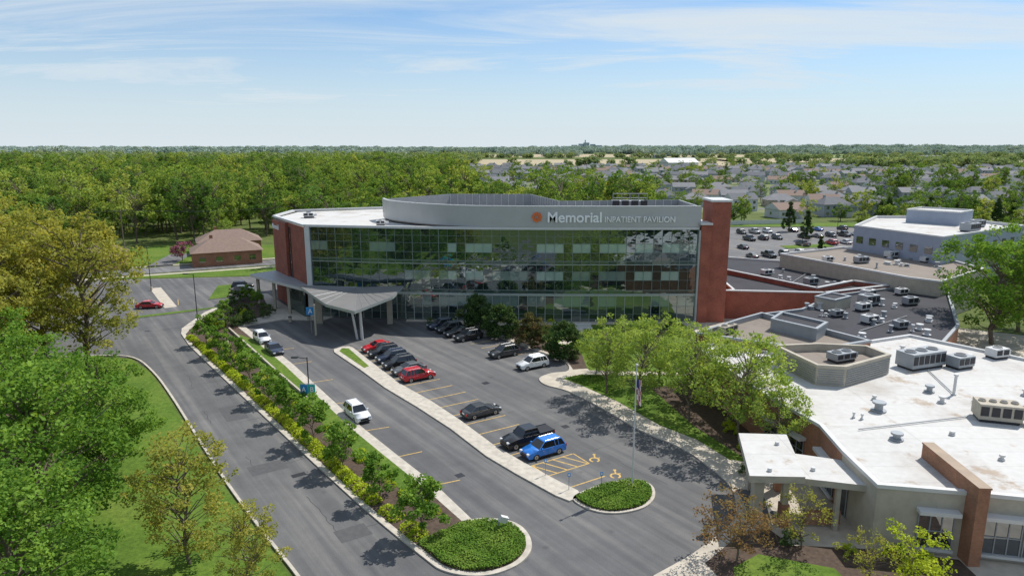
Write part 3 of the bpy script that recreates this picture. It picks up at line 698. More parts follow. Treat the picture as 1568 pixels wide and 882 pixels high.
building('penthouse',[(97,168),(105,160),(112,166),(104,174)],15.6,M['bluegrey'],M['roof_white'],0.3,cap=M['white'],parent=LOW,z0=12.2)
pl=[(31.5,78.8),(33.3,71.2),(36.2,70.6),(43.4,75),(42.5,78.6),(37,79.6)]
building('plant_enclosure',pl,7.5,M['beige'],M['roof_tan'],0.9,cap=M['beige'],parent=LOW,z0=5)
bm=bmesh.new(); pc=ccw(pl)
for i in range(len(pc)):
    a=Vector(pc[i]); b=Vector(pc[(i+1)%len(pc)]); d=(b-a).normalized(); nn=Vector((d.y,-d.x)); an=math.atan2(d.y,d.x); c=(a+b)/2+nn*0.05
    for k in range(7): addbox(bm,(c.x,c.y,5.5+k*0.25),((b-a).length-0.3,0.1,0.07),0,an)
bm2ob(bm,'louvres',[M['grey']],LOW)
bm=bmesh.new()
def wallwin(a,b,s0,s1,z0,z1,nx=3,nz=2,hood=True):
    a=Vector(a); b=Vector(b); d=(b-a).normalized(); nn=Vector((d.y,-d.x)); an=math.atan2(d.y,d.x)
    p=a+d*(s0+s1)/2; w=s1-s0; q=p+nn*0.03
    addbox(bm,(q.x,q.y,(z0+z1)/2),(w,0.1,z1-z0),0,an)
    for i in range(nx+1):
        q=a+d*(s0+w*i/nx)+nn*0.1; addbox(bm,(q.x,q.y,(z0+z1)/2),(0.08,0.08,z1-z0),2,an)
    for i in range(nz+1):
        q=p+nn*0.1; addbox(bm,(q.x,q.y,z0+(z1-z0)*i/nz),(w,0.075,0.08),2,an)
    if hood:
        q=p+nn*0.35; addbox(bm,(q.x,q.y,z1+0.3),(w+0.4,0.8,0.3),1,an); addbox(bm,(q.x-nn.x*0.2,q.y-nn.y*0.2,z0-0.15),(w+0.2,0.35,0.2),1,an)
wallwin((28.1,48.2),(34.2,47.1),3.1,5.6,0.7,3.5)
wallwin((34.2,47.1),(38.2,46.2),1.4,4.0,0.7,3.5)
wallwin((38.2,46.2),(43.6,44.6),0.1,5.4,0.7,3.5,5)
wallwin((43.6,44.6),(48,43.5),0.2,4.4,0.7,3.5,4)
wallwin((28.7,59.7),(28.2,54.1),1.0,4.5,0.6,3.2,3)
wallwin((28.2,54.1),(28.1,48.2),0.5,1.6,0.2,3.2,1,1,False)
wallwin((26.4,68.2),(28.7,59.7),1,3,1,3,2); wallwin((26.4,68.2),(28.7,59.7),5,7,1,3,2)
bm2ob(bm,'front_windows',[M['window'],M['white'],M['grey']],LOW)
bm=bmesh.new()
addbox(bm,(34.75,49.6,3.2),(0.85,7.8,6.4),0,-0.06); addbox(bm,(34.75,49.6,6.47),(0.95,7.9,0.14),1,-0.06)
bm2ob(bm,'brick_fin',[M['brick2'],M['brick2']],LOW)
DC=empty('drop_off_canopy')
bm=bmesh.new()
def sl(p,z0,z1,mi=0):
    p=ccw(p); t=[bm.verts.new((x,y,z1)) for x,y in p]; b=[bm.verts.new((x,y,z0)) for x,y in p]
    f=bm.faces.new(t); f.material_index=1; bm.faces.new(list(reversed(b)))
    for i in range(len(p)): j=(i+1)%len(p); bm.faces.new((b[i],b[j],t[j],t[i]))
sl([(20.9,58.9),(25.2,58.6),(23.5,50.4),(19.1,50.6)],4.4,5.0); sl([(24.75,55.6),(28.6,54.2),(28.3,49.8),(23.7,51)],4.0,4.55)
bm2ob(bm,'roof_slabs',[M['beige'],M['roof_white']],DC)
bm=bmesh.new()
for x,y in ((20.2,51.6),(21.9,57.6)): addbox(bm,(x,y,2.25),(0.8,0.8,4.3),0)
for x,y in ((22.4,51.4),(24.3,57.3)): addbox(bm,(x,y,1.1),(0.7,0.7,2.1),1); addbox(bm,(x,y,3.2),(0.5,0.5,2.4),0)
addbox(bm,(26.4,50.7,2.0),(0.35,0.35,4),0); addbox(bm,(25.5,51.2,1.0),(3,0.3,1.2),1)
bm2ob(bm,'columns',[M['beige'],M['brick2']],DC)

def hvac(x,y,z,l,w,h,rz=0,fans=2,mat='white'):
    bm=bmesh.new()
    addbox(bm,(0,0,0.15),(l*0.9,w*0.9,0.3),1); addbox(bm,(0,0,0.3+h/2),(l,w,h),0)
    for i in range(fans):
        cx=-l/2+l*(i+0.5)/fans; addcyl(bm,(cx,0,0.3+h+0.08),min(w,l/fans)*0.36,0.16,0,18); addcyl(bm,(cx,0,0.3+h+0.165),min(w,l/fans)*0.3,0.02,1,18)
    n=max(2,int(l/0.8))
    for i in range(n):
        cx=-l/2+l*(i+0.5)/n; addbox(bm,(cx,-w/2-0.02,0.3+h*0.55),(l/n*0.75,0.06,h*0.6),1); addbox(bm,(cx,w/2+0.02,0.3+h*0.55),(l/n*0.75,0.06,h*0.6),1)
    addbox(bm,(l/2+0.3,0,0.3+h*0.4),(0.6,w*0.6,h*0.6),0)
    o=bm2ob(bm,'air_conditioning_unit',[M[mat],M['dark']]); o.location=(x,y,z); o.rotation_euler=(0,0,rz); return o
hvac(48.5,77.6,5.2,5.2,2.4,1.7,0.35,3,'grey'); hvac(53,77.3,5.2,2.6,1.8,1.2,0.35,1,'grey'); hvac(46.4,61.5,5.2,3.6,2.2,1.5,-0.3,4,'beige')
hvac(60,112,4.6,3,2,1.5,0.4,1,'grey'); hvac(54,100,4.6,2.2,1.5,1,0.4,1); hvac(82,146,7.1,2.4,1.6,1.1,0.3,1); hvac(66,141,7.1,1.8,1.4,0.8,0.3,1)
hvac(57,108,4.6,2,1.4,1,0.4,1); hvac(29.5,90.3,5.7,3,1.2,0.9,0.7,2,'beige'); hvac(38,75.5,6.6,3,1.6,0.8,0.4,2,'grey'); hvac(101,150,12.3,4,2.4,1.6,0.5,2,'grey'); hvac(108,158,12.3,3,2,1.4,0.5,1,'grey')
hvac(63,118,4.6,2.4,1.6,1.1,0.6,1); hvac(51,104,4.6,1.6,1.2,0.8,0.3,1,'grey'); hvac(58,130,4.4,2.4,1.6,1.1,0.4,1,'grey'); hvac(53,140,4.4,2,1.4,0.9,0.4,1); hvac(72,139,7.1,2.6,1.6,1.1,0.3,1,'grey'); hvac(86,140,7.1,2,1.4,0.9,0.3,1); hvac(60,81,5.2,2.2,1.5,1,0.3,1)
hvac(67,112,4.6,2.2,1.4,1.1,0.3,1,'grey'); hvac(57,97,4.6,1.8,1.3,0.9,0.3,1,'grey'); hvac(70,120,4.6,1.8,1.3,0.9,0.3,1)
hvac(-24,124.5,16.6,1.6,1.2,0.6,0.1,1); hvac(-41,138,16.6,2,1.5,0.7,0.1,1)
def vent(x,y,z,r=0.3,h=0.8,mat='white'):
    bm=bmesh.new(); addcyl(bm,(0,0,h/2),r*0.7,h,0,12); addcyl(bm,(0,0,h),r*1.15,0.18,0,12); addcyl(bm,(0,0,0.1),r*1.3,0.12,0,12)
    o=bm2ob(bm,'roof_vent',[M[mat]]); o.location=(x,y,z)
for x,y,z_,r,h in ((36.3,63.7,5.2,0.55,0.9),(34.4,57,5.2,0.45,0.6),(46.6,68.2,5.2,0.2,2.2),(37.5,66.8,5.2,0.2,0.4),(44,66,5.2,0.3,0.6),(50,58,5.2,0.25,0.4),(58,60,5.2,0.3,0.5),(41,53,5.2,0.2,0.4),(33,62,5.2,0.12,0.5),(33.6,61.6,5.2,0.12,0.5),(54,68,5.2,0.3,0.6),(60,72,5.2,0.35,0.7),(40,58,5.2,0.2,0.3),(44.5,69,5.2,0.4,0.7),(46,50,5.2,0.25,0.5),(56,80,5.2,0.3,0.7),(50,84,5.2,0.3,0.6)):
    vent(x,y,z_,r,h,'grey' if r>0.3 else 'white')
rr=random.Random(3)
for k in range(52):
    if k<22: x,y,z_=rr.uniform(48,64),rr.uniform(92,112),4.6
    elif k<36: x,y,z_=rr.uniform(50,68),rr.uniform(128,146),4.4
    else: x,y,z_=rr.uniform(70,86),rr.uniform(131,146),7.1
    vent(x,y,z_,rr.uniform(0.2,0.5),rr.uniform(0.4,1.1),'white' if rr.random()<0.6 else 'grey')
for x,y in ((23.5,57),(25,53),(21,52)): vent(x,y-0.6,5.0 if x<24.2 else 4.55,0.15,0.2)
bm=bmesh.new()
for a,b in (((44,62,5.35),(32,59,5.35)),((47,66,5.35),(60,62,5.35)),((48.5,76,5.35),(46.6,68.5,5.35)),((50,95,4.75),(62,104,4.75)),((54,130,4.6),(64,144,4.6))):
    addbar(bm,a,b,0.06,0,None,5)
bm2ob(bm,'roof_conduit',[M['grey']],LOW)

# ================================================================= VEHICLES
PAL={'white':paint('paint_white',(0.75,0.76,0.77)),'black':paint('paint_black',(0.012,0.012,0.014)),'red':paint('paint_red',(0.50,0.012,0.02)),
 'blue':paint('paint_blue',(0.01,0.18,0.62)),'grey':paint('paint_grey',(0.16,0.165,0.17),0.4),'navy':paint('paint_navy',(0.015,0.025,0.055)),
 'silver':paint('paint_silver',(0.42,0.43,0.44),0.5),'darkgrey':paint('paint_darkgrey',(0.06,0.063,0.066),0.3)}
def car_mesh(kind,col):
    if kind=='suv': L,W,H,belt,hood=4.7,1.88,1.70,1.05,0.98; gh=[(1.05,0.30),(-2.12,-1.75)]
    elif kind=='sedan': L,W,H,belt,hood=4.75,1.84,1.45,0.93,0.86; gh=[(0.95,0.15),(-1.85,-1.05)]
    else: L,W,H,belt,hood=5.85,1.98,1.90,1.18,1.12; gh=[(1.25,0.75),(-0.95,-0.72)]
    bm=bmesh.new(); hl=L/2; xr=0.36 if kind!='pickup' else 0.40
    xf=hl-0.92; xb=-hl+(0.98 if kind!='pickup' else 1.25); g0=gh[0][0]
    def arch(cx):
        return [(cx+(xr+0.04)*math.cos(t),0.30+(xr+0.04)*math.sin(t)) for t in [math.pi*k/8 for k in range(0,9)]]
    prof=[(-hl+0.10,0.32),(-hl,0.50),(-hl+0.02,belt-0.15),(-hl+0.10,belt),(gh[1][0],belt+0.02),(g0,belt),(g0+0.5,hood+0.03),(hl-0.35,hood-0.08),(hl-0.06,hood-0.24),(hl,0.52),(hl-0.08,0.28)]
    prof+=arch(xf)+arch(xb)[0:]
    hw=W/2
    Lv=[bm.verts.new((x,hw,z)) for x,z in prof]; Rv=[bm.verts.new((x,-hw,z)) for x,z in prof]
    bm.faces.new(Lv); bm.faces.new(list(reversed(Rv)))
    n=len(prof)
    for i in range(n):
        j=(i+1)%n; bm.faces.new((Lv[j],Lv[i],Rv[i],Rv[j]))
    for v in bm.verts:
        if v.co.x>hl-0.4: v.co.y*=0.90
        if v.co.x<-hl+0.15: v.co.y*=0.94
        if v.co.z>belt-0.1: v.co.y*=0.965
    ed=[e for e in bm.edges if e.calc_length()>0.05 and max(e.verts[0].co.z,e.verts[1].co.z)>0.75]
    bmesh.ops.bevel(bm,geom=ed,offset=0.07,segments=2,affect='EDGES',clamp_overlap=True)
    bmesh.ops.recalc_face_normals(bm,faces=bm.faces)
    for f in bm.faces: f.material_index=0; f.smooth=len(f.verts)<8
    (a0,a1),(b0,b1)=gh; wb=hw*0.93; wt=hw*0.72; zb=belt-0.02; zt=H-0.05
    bv=[(a0,wb,zb),(a0,-wb,zb),(b0,-wb,zb),(b0,wb,zb)]; tv=[(a1,wt,zt),(a1,-wt,zt),(b1,-wt,zt),(b1,wt,zt)]
    B=[bm.verts.new(v) for v in bv]; T_=[bm.verts.new(v) for v in tv]
    for i in range(4):
        j=(i+1)%4; f=bm.faces.new((B[i],T_[i],T_[j],B[j])); f.material_index=1
    r=bmesh.ops.create_cube(bm,size=1); 
    for v in r['verts']:
        s_=1.0 if v.co.z<0 else 0.9
        v.co=Vector(((a1+b1)/2+(a1-b1+0.1)*v.co.x*s_,2*(wt+0.03)*v.co.y*s_,zt+0.035+v.co.z*0.07))
    for v in r['verts']:
        for f in v.link_faces: f.material_index=0
    for i in range(4): addbar(bm,bv[i],tv[i],0.055,0,0.05,4)
    mids=[0.42*(a1-b1)+b1] if kind!='pickup' else [0.45*(a1-b1)+b1]
    if kind=='suv': mids.append(b1+0.45)
    for mx_ in mids:
        for s_ in (1,-1): addbar(bm,(mx_-0.05,s_*(wb+0.005),zb),(mx_,s_*(wt+0.01),zt),0.05,4 if kind!='suv' else 0,0.045,4)
    rx=Matrix.Rotation(math.radians(90),4,'X')
    for cx in (xf,xb):
        for s_ in (1,-1):
            addcyl(bm,(cx,s_*(hw-0.13),xr),xr,0.25,2,20,None,None,rx); addcyl(bm,(cx,s_*(hw-0.005),xr),xr*0.64,0.03,3,12,None,None,rx)
            addcyl(bm,(cx,s_*(hw+0.012),xr),xr*0.18,0.02,4,8,None,None,rx)
    addbox(bm,(0,0,0.42),(L*0.86,W*0.86,0.3),4)
    for s_ in (1,-1):
        addbox(bm,((xf+xb)/2,s_*(hw-0.03),0.33),(xf-xb-0.9,0.1,0.12),4)
        addbox(bm,(hl-0.12,s_*hw*0.68,hood-0.24),(0.24,0.34,0.15),5); addbox(bm,(-hl+0.03,s_*hw*0.76,belt-0.22),(0.12,0.22,0.26),6)
        addbox(bm,(a0-0.28,s_*(hw+0.09),belt+0.08),(0.16,0.2,0.14),0)
        for dx_ in (0.55,-0.5): addbox(bm,(dx_,s_*(hw*0.968+0.006),belt-0.2),(0.2,0.03,0.03),3 if col!='black' else 4)
        addbox(bm,(0.02,s_*(hw+0.001),0.68),(0.015,0.01,0.5),4)
    addbox(bm,(hl-0.02,0,0.58),(0.08,W*0.5,0.24),4); addbox(bm,(hl-0.01,0,0.36),(0.08,W*0.7,0.1),4); addbox(bm,(-hl+0.02,0,0.42),(0.1,W*0.75,0.16),4)
    addbox(bm,(-hl-0.005,0,0.72),(0.03,0.5,0.14),5)
    if kind=='pickup':
        addbox(bm,(-2.0,0,belt+0.03),(1.75,W*0.80,0.05),4)
        for s_ in (1,-1): addbox(bm,(-1.95,s_*hw*0.9,belt+0.05),(1.9,0.12,0.08),0)
        addbox(bm,(hl-0.02,0,0.8),(0.06,W*0.55,0.3),4)
    if kind=='suv':
        for s_ in (1,-1): addbar(bm,(a1-0.15,s_*wt*0.86,H+0.04),(b1+0.2,s_*wt*0.86,H+0.04),0.022,3)
    me=bpy.data.meshes.new('%s_%s'%(kind,col)); bm.normal_update(); bm.to_mesh(me); bm.free()
    for x in (PAL[col],M['carglass'],M['tyre'],M['rim'],M['dark'],M['headlamp'],M['taillamp']): me.materials.append(x)
    return me
CM={}
def car(x,y,deg,kind,col,z=0.0):
    k=(kind,col)
    if k not in CM: CM[k]=car_mesh(kind,col)
    nm={'suv':'parked_suv','sedan':'parked_car','pickup':'pickup_truck'}[kind]
    o=bpy.data.objects.new(nm,CM[k]); o.location=(x,y,z); o.rotation_euler=(0,0,math.radians(deg)); link(o)
HD=32
def stall_car(i,kind,col,rev=False,off=2.85):
    c=medpt(1.5+PITCH*(i+0.5))+ux*off; car(c.x,c.y,HD+(180 if rev else 0)+random.uniform(-1.5,1.5),kind,col)
for i,k,cc,rv,of in ((0,'sedan','red',True,2.9),(1,'suv','black',True,2.8),(2,'suv','navy',True,2.9),(3,'suv','black',True,2.75),(4,'sedan','grey',True,2.9),(5,'suv','red',False,2.85),(10,'sedan','darkgrey',False,2.9),(13,'pickup','black',True,3.3),(14,'suv','blue',True,2.9)):
    stall_car(i,k,cc,rv,of)
car(-40.2,105.8,-55,'suv','white'); car(-36.2,99.8,-55,'sedan','navy'); car(-18.0,74.6,-56,'suv','white')
car(-12.3,114.0,HD+180,'suv','navy'); car(-10.6,111.8,HD+180,'suv','black'); car(-8.9,109.4,HD+180,'sedan','black'); car(-7.1,107.0,HD+180,'suv','black')
car(-1.2,98.2,HD+180,'suv','darkgrey'); car(2.9,92.8,HD+180,'suv','white')
car(-59.3,147.2,20,'suv','black'); car(-58,143.8,20,'sedan','grey'); car(-70.3,129,10,'sedan','red')
car(-84.4,127,100,'suv','grey'); car(-88,128,100,'sedan','white'); car(-92,120,100,'suv','silver')
cols=['white','black','red','silver','grey','navy','darkgrey','grey','blue']
for r in range(4):
    for i in range(13):
        if random.random()<0.62:
            car(60+i*5.2+r*3+2.2,187.8+r*17+i*1.5,100+random.choice([0,180]),random.choice(['suv','sedan','sedan','suv','pickup']),random.choice(cols))

# ================================================================= STREET FURNITURE
def street_lamp(x,y,h,arm=1.2,rz=0,name='street_lamp'):
    bm=bmesh.new(); addcyl(bm,(0,0,0.35),0.25,0.7,1,12); addbar(bm,(0,0,0),(0,0,h),0.09,0,0.06,8)
    addbar(bm,(0,0,h-0.15),(-arm,0,h),0.045,0); addbox(bm,(-arm-0.2,0,h),(0.75,0.35,0.14),0); addbox(bm,(-arm-0.2,0,h-0.08),(0.5,0.25,0.03),2)
    o=bm2ob(bm,name,[M['dark'],M['concrete'],M['headlamp']]); o.location=(x,y,0.1); o.rotation_euler=(0,0,rz); return o
street_lamp(-23.4,74.6,7.2)
street_lamp(-55.3,116.4,9.0); street_lamp(-78.4,145.2,9.5); street_lamp(-44.9,103.5,4.2,0.5); street_lamp(-96,118,9); street_lamp(90,210,9); street_lamp(110,230,9); street_lamp(58,185,9)
bm=bmesh.new()
addbox(bm,(-23.85,74.2,3.5),(0.82,0.08,1.35),0,0.0); addbox(bm,(-22.97,74.2,3.5),(0.82,0.08,1.35),1,0.0); addbar(bm,(-24.3,74.25,4.25),(-22.5,74.25,4.25),0.04,2); addbar(bm,(-23.4,74.3,0.1),(-23.4,74.3,4.3),0.05,2)
o=bm2ob(bm,'wayfinding_sign',[M['blue_sign'],M['teal_sign'],M['grey']])
text('A',M['letter'],0.45,0.55,(-24.08,74.14,3.35),0,o,'letter_a'); text('B',M['letter'],0.4,0.55,(-23.17,74.14,3.35),0,o,'letter_b')
bm=bmesh.new(); addcyl(bm,(0,0,0.1),0.35,0.2,1,16); addbar(bm,(0,0,0),(0,0,11.6),0.09,0,0.045,10)
r=bmesh.ops.create_uvsphere(bm,u_segments=10,v_segments=6,radius=0.14); bmesh.ops.translate(bm,vec=(0,0,11.7),verts=r['verts'])
o=bm2ob(bm,'flagpole',[M['white'],M['concrete']]); o.location=(11.1,58.0,0.15)
bm=bmesh.new(); cols_=7; rws=15; g=[[bm.verts.new((0.06+0.065*i+0.03*j*0.2,0.12*math.sin(i*1.9+j*0.25),10.4-0.02*i-j*0.16-0.04*i*(j/12))) for i in range(cols_)] for j in range(rws)]
for j in range(rws-1):
    for i in range(cols_-1):
        f=bm.faces.new((g[j][i],g[j+1][i],g[j+1][i+1],g[j][i+1])); f.material_index=2 if (j<5 and i<3) else ((i+j//3)%2); f.smooth=True
bm2ob(bm,'flag',[M['flag_red'],M['letter'],M['flag_blue']],o)
bm=bmesh.new(); addbar(bm,(0,0,0),(0,0,0.6),0.05,1); mt=Matrix.Rotation(0.5,4,'Y'); addbox(bm,(0,0,0.8),(0.7,0.3,0.55),0,0.4,mt); addbox(bm,(0.5,0.2,0.55),(0.8,0.12,0.12),0,0.4)
o=bm2ob(bm,'ground_floodlight',[M['white'],M['grey']]); o.location=(-1.1,50.8,0.35)
def sign_post(x,y,col='blue_sign',h=1.7,rz=0):
    bm=bmesh.new(); addbar(bm,(0,0,0),(0,0,h),0.03,1); addbox(bm,(0,-0.04,h-0.2),(0.26,0.03,0.36),0); addbox(bm,(0,-0.06,h-0.2),(0.15,0.01,0.2),2)
    o=bm2ob(bm,'parking_sign',[M[col],M['grey'],M['letter']]); o.location=(x,y,0.12); o.rotation_euler=(0,0,rz)
sign_post(3.2,60.2); sign_post(5.2,57.4); sign_post(8.2,57.6)
for x,y in ((-3,116.2),(-10,117.9),(24,114.5),(18,115.4)):
    bm=bmesh.new(); addcyl(bm,(0,0,0.45),0.1,0.9,0,10); addcyl(bm,(0,0,0.93),0.12,0.06,1,10); o=bm2ob(bm,'bollard',[M['dark'],M['white']]); o.location=(x,y,0.13)
bm=bmesh.new(); addbox(bm,(0,0,0.5),(4.2,0.5,0.7),0); addbox(bm,(0,0,0.12),(4.6,0.8,0.24),0); o=bm2ob(bm,'monument_sign',[M['white']]); o.location=(11.5,113.4,0.13)
for x,y in ((15.8,50.2),(-39.5,117.8),(-36.5,118.8)):
    bm=bmesh.new(); addcyl(bm,(0,0,0.45),0.28,0.9,0,14,0.32); addcyl(bm,(0,0,0.95),0.34,0.1,1,14); o=bm2ob(bm,'litter_bin',[M['beige'],M['dark']]); o.location=(x,y,0.13)
bm=bmesh.new()
for i in range(15): addbox(bm,(84+i*2.4,268+i*0.5,0.9),(0.15,0.15,1.8)); 
addbox(bm,(100.8,271.5,0.95),(34,0.06,1.6),0,0.205); bm2ob(bm,'fence',[M['white']])
def upole(x,y,h=12):
    bm=bmesh.new(); addbar(bm,(0,0,0),(0,0,h),0.16,0,0.11,8); addbox(bm,(0,0,h-0.6),(2.6,0.12,0.14),0,0.44)
    for k in (-1.1,0,1.1): addcyl(bm,(k*math.cos(0.44),k*math.sin(0.44),h-0.4),0.07,0.25,1,8)
    o=bm2ob(bm,'utility_pole',[M['bark'],M['grey']]); o.location=(x,y,0); return o
PP=[(-150,150),(-100,174.5),(-55,195),(-8,217),(38,238)]
for x,y in PP: upole(x,y,15)
bm=bmesh.new()
for (a,b) in zip(PP[:-1],PP[1:]):
    for k in (-1.1,1.1):
        pr=None
        for t in range(9):
            u=t/8; q=(a[0]+(b[0]-a[0])*u+k*0.9,a[1]+(b[1]-a[1])*u+k*0.42,14.7-4*1.1*u*(1-u))
            if pr: addbar(bm,pr,q,0.03,0,None,3)
            pr=q
bm2ob(bm,'power_line',[M['dark']])

# ================================================================= HOUSES
M['shingle_brown']=simple('shingle_brown',(0.22,0.155,0.125),0.9,0,0.15,2)
M['shingle_grey']=simple('shingle_grey',(0.13,0.135,0.15),0.9,0,0.12,0.5)
M['shingle_grey2']=simple('shingle_lightgrey',(0.20,0.20,0.21),0.9,0,0.12,0.5)
M['siding_white']=simple('siding_white',(0.50,0.52,0.53),0.7,0,0.06,1)
M['siding_grey']=simple('siding_grey',(0.28,0.31,0.34),0.7,0,0.06,1)
M['siding_tan']=simple('siding_tan',(0.38,0.33,0.27),0.7,0,0.06,1)
M['garage_door']=simple('garage_door',(0.48,0.49,0.50),0.6,0,0.05,1)
def house_mesh(name,w,d,h,rh,wall,roof,hip=True,garage=True):
    bm=bmesh.new()
    addbox(bm,(0,0,h/2),(w,d,h),0)
    def roof_(cx,cy,w,d,z,rh,hp,rot=0):
        e=0.45; hw,hd=w/2+e,d/2+e; r=(hw-hd*0.9) if hp else hw
        pts=[(-hw,-hd,z),(hw,-hd,z),(hw,hd,z),(-hw,hd,z),(-r,0,z+rh),(r,0,z+rh)]
        mt=Matrix.Translation((cx,cy,0))@Matrix.Rotation(rot,4,'Z')
        v=[bm.verts.new(mt@Vector(p)) for p in pts]
        for f,mi in (((0,1,5,4),1),((2,3,4,5),1),((3,0,4),1 if hp else 0),((1,2,5),1 if hp else 0),((3,2,1,0),3)):
            q=bm.faces.new([v[i] for i in f]); q.material_index=mi
    roof_(0,0,w,d,h+0.01,rh,hip)
    if garage:
        addbox(bm,(w*0.27,-d/2-1.8,h*0.4),(w*0.42,3.8,h*0.8),0); roof_(w*0.27,-d/2-1.2,5.4,w*0.42,h*0.8+0.01,rh*0.6,False,math.pi/2)
        addbox(bm,(w*0.27,-d/2-3.72,1.15),(w*0.32,0.06,2.2),3)
    for s_ in (1,-1):
        for fx in (-0.36,-0.12,0.14,0.36):
            for z_ in ([h*0.28,h*0.76] if h>4 else [h*0.5]):
                if garage and s_==-1 and fx>0 and z_<h*0.5: continue
                addbox(bm,(fx*w,s_*(d/2+0.02),z_),(w*0.09,0.08,1.25),2)
        addbox(bm,(s_*(w/2+0.02),0.8,h*0.5),(0.08,1.1,1.2),2)
    addbox(bm,(-w*0.2,d*0.15,h+rh*0.8),(0.8,0.8,rh*0.9),0)
    me=bpy.data.meshes.new(name); bm.normal_update(); bm.to_mesh(me); bm.free()
    for x in (wall,roof,M['window'],M['garage_door']): me.materials.append(x)
    return me
hb=house_mesh('brick_house',17,11,3.6,3.0,M['brick2'],M['shingle_brown'],True,False)
for x,y,rz in ((-77,182,0.45),(-84,201,0.45),(-108,172,0.45)):
    o=bpy.data.objects.new('brick_house',hb); o.location=(x,y,0); o.rotation_euler=(0,0,rz); link(o)
HM=[house_mesh('house_a',13,9,5.6,2.8,M['siding_white'],M['shingle_grey'],False),house_mesh('house_b',14,9,5.4,3,M['siding_grey'],M['shingle_grey'],True),
    house_mesh('house_c',15,10,3.4,3,M['siding_tan'],M['shingle_grey2'],True),house_mesh('house_d',13,9,5.6,2.6,M['siding_grey'],M['shingle_grey2'],False),
    house_mesh('house_e',14,10,3.6,2.8,M['siding_white'],M['shingle_brown'],False)]
hp=[]
def addhouse(x,y,rz):
    o=bpy.data.objects.new('suburban_house',random.choice(HM)); o.location=(x,y,-0.02); o.rotation_euler=(0,0,rz); link(o); hp.append((x,y))
def block_gap(x,y):   # parks / unbuilt blocks inside the estate
    return ((x-190)/55)**2+((y-520)/26)**2<1 or ((x-60)/40)**2+((y-690)/30)**2<1 or ((x-380)/60)**2+((y-640)/34)**2<1 or ((x-300)/45)**2+((y-430)/20)**2<1
for r in range(14):
    y=350+r*38+ (r//2)*6
    for k in range(34):
        x=-30-r*6+k*21+random.uniform(-3,3)
        if x>270+r*30: continue
        if r<2 and x<60: continue
        yy=y+10*math.sin(x*0.018+r)+random.uniform(-3,3)
        if random.random()<0.12 or block_gap(x,yy): continue
        addhouse(x,yy,(0 if r%2==0 else math.pi)+0.18*math.cos(x*0.018+r)+random.choice([0,0,0,1.57])+random.uniform(-0.08,0.08))
    ribbon('suburb_street',[(-50-r*6+k*40,y-19+10*math.sin((-50-r*6+k*40)*0.018+r)) for k in range(18)],7,0,0.01,M['asphalt_far']) if r%2==0 else None
for x,y,rz in ((120,300,0.3),(142,305,0.25),(165,312,0.2),(190,318,0.2),(215,322,0.2),(300,330,0.1),(328,335,0.1),(360,340,0.1),(395,350,0.1),(110,330,3.3)): addhouse(x,y,rz)
for k in range(60):
    addhouse(random.uniform(450,1200),random.uniform(600,1000),random.uniform(0,3))
# houses in wooded clearings on the left
CLR=[(-190,330,26,14),(-330,420,34,16),(-120,470,24,16),(-420,560,40,18),(-230,620,40,20),(-60,330,16,12)]
for cx,cy,rx_,ry_ in CLR:
    slab('lawn_clearing',[(cx+rx_*math.cos(t),cy+ry_*math.sin(t)) for t in [k*math.pi/8 for k in range(16)]],0,-0.02,M['suburb_lawn'])
    for k in (-1,0,1): addhouse(cx+k*rx_*0.6,cy+random.uniform(0,5),0.4+random.choice([0,1.57]))
bm=bmesh.new(); addbox(bm,(0,0,3.5),(46,26,7),0); 
v=[bm.verts.new(p) for p in ((-24,-14,7.02),(24,-14,7.02),(24,14,7.02),(-24,14,7.02),(-24,0,13),(24,0,13))]
for f in ((0,1,5,4),(2,3,4,5),(3,0,4),(1,2,5)): bm.faces.new([v[i] for i in f])
o=bm2ob(bm,'barn',[M['white']]); o.location=(232,965,0); o.rotation_euler=(0,0,0.3)
bm=bmesh.new()
for x,w,h in ((-60,30,30),(-25,24,36),(5,30,42),(40,26,34),(70,40,28),(-100,40,22)): addbox(bm,(x,0,h/2),(w,30,h),0)
addbox(bm,(0,10,30),(6,6,52),0)
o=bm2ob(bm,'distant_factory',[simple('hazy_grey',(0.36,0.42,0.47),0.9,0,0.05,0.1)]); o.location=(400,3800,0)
for x,y,w in ((-1150,1700,40),(-780,1500,36),(350,1650,30),(900,1500,40),(1500,2000,70),(-430,1300,40)):
    bm=bmesh.new(); addbox(bm,(0,0,4),(w,18,8),0); addbox(bm,(0,0,8.2),(w+1,19,0.4),0); o=bm2ob(bm,'distant_warehouse',[M['siding_white']]); o.location=(x,y,0)

# ================================================================= TREES
pear=[tree_mesh('pear_%d'%i,4.7,1.75,M['leaf_green'],34,60,0.26,0.2,'egg',0.30,0.07,seed=i) for i in range(3)]
for i,(x,y) in enumerate([(-7.3,49.9),(-11.8,55.6),(-16.3,61.3),(-20.9,67.2),(-25.4,73.1),(-29.9,79.1),(-34.3,85.1),(-39.2,91.7),(-43.6,97.8),(-48.4,104)]):
    place('ornamental_pear_tree',pear[i%3],x,y,random.uniform(0.97,1.15),z=0.12)
for x,y in ((-50,112),(-52,120),(-49,128),(-53,133)): place('ornamental_pear_tree',pear[0],x,y,0.8)
tr=[tree_mesh('honeylocust_%d'%i,11,4.4,M['leaf_light'],80,52,0.27,0.22,'round',0.18,0.14,seed=20+i,inner=0.25) for i in range(3)]
for i,(x,y,s_) in enumerate([(12.0,82,0.92),(15.2,77,1.0),(19.5,86,0.9),(20.2,73,1.02),(24.0,67.0,1.12),(22.3,80,0.95),(15,90.5,0.72),(11.3,88.5,0.6),(27.2,73,0.98),(26.3,62.8,0.8)]): place('honeylocust_tree',tr[i%3],x,y,s_,z=0.1)
tg=tree_mesh('maple_r',18,7.5,M['leaf_green'],120,110,0.40,0.15,'round',0.20,0.35,seed=31,inner=0.3)
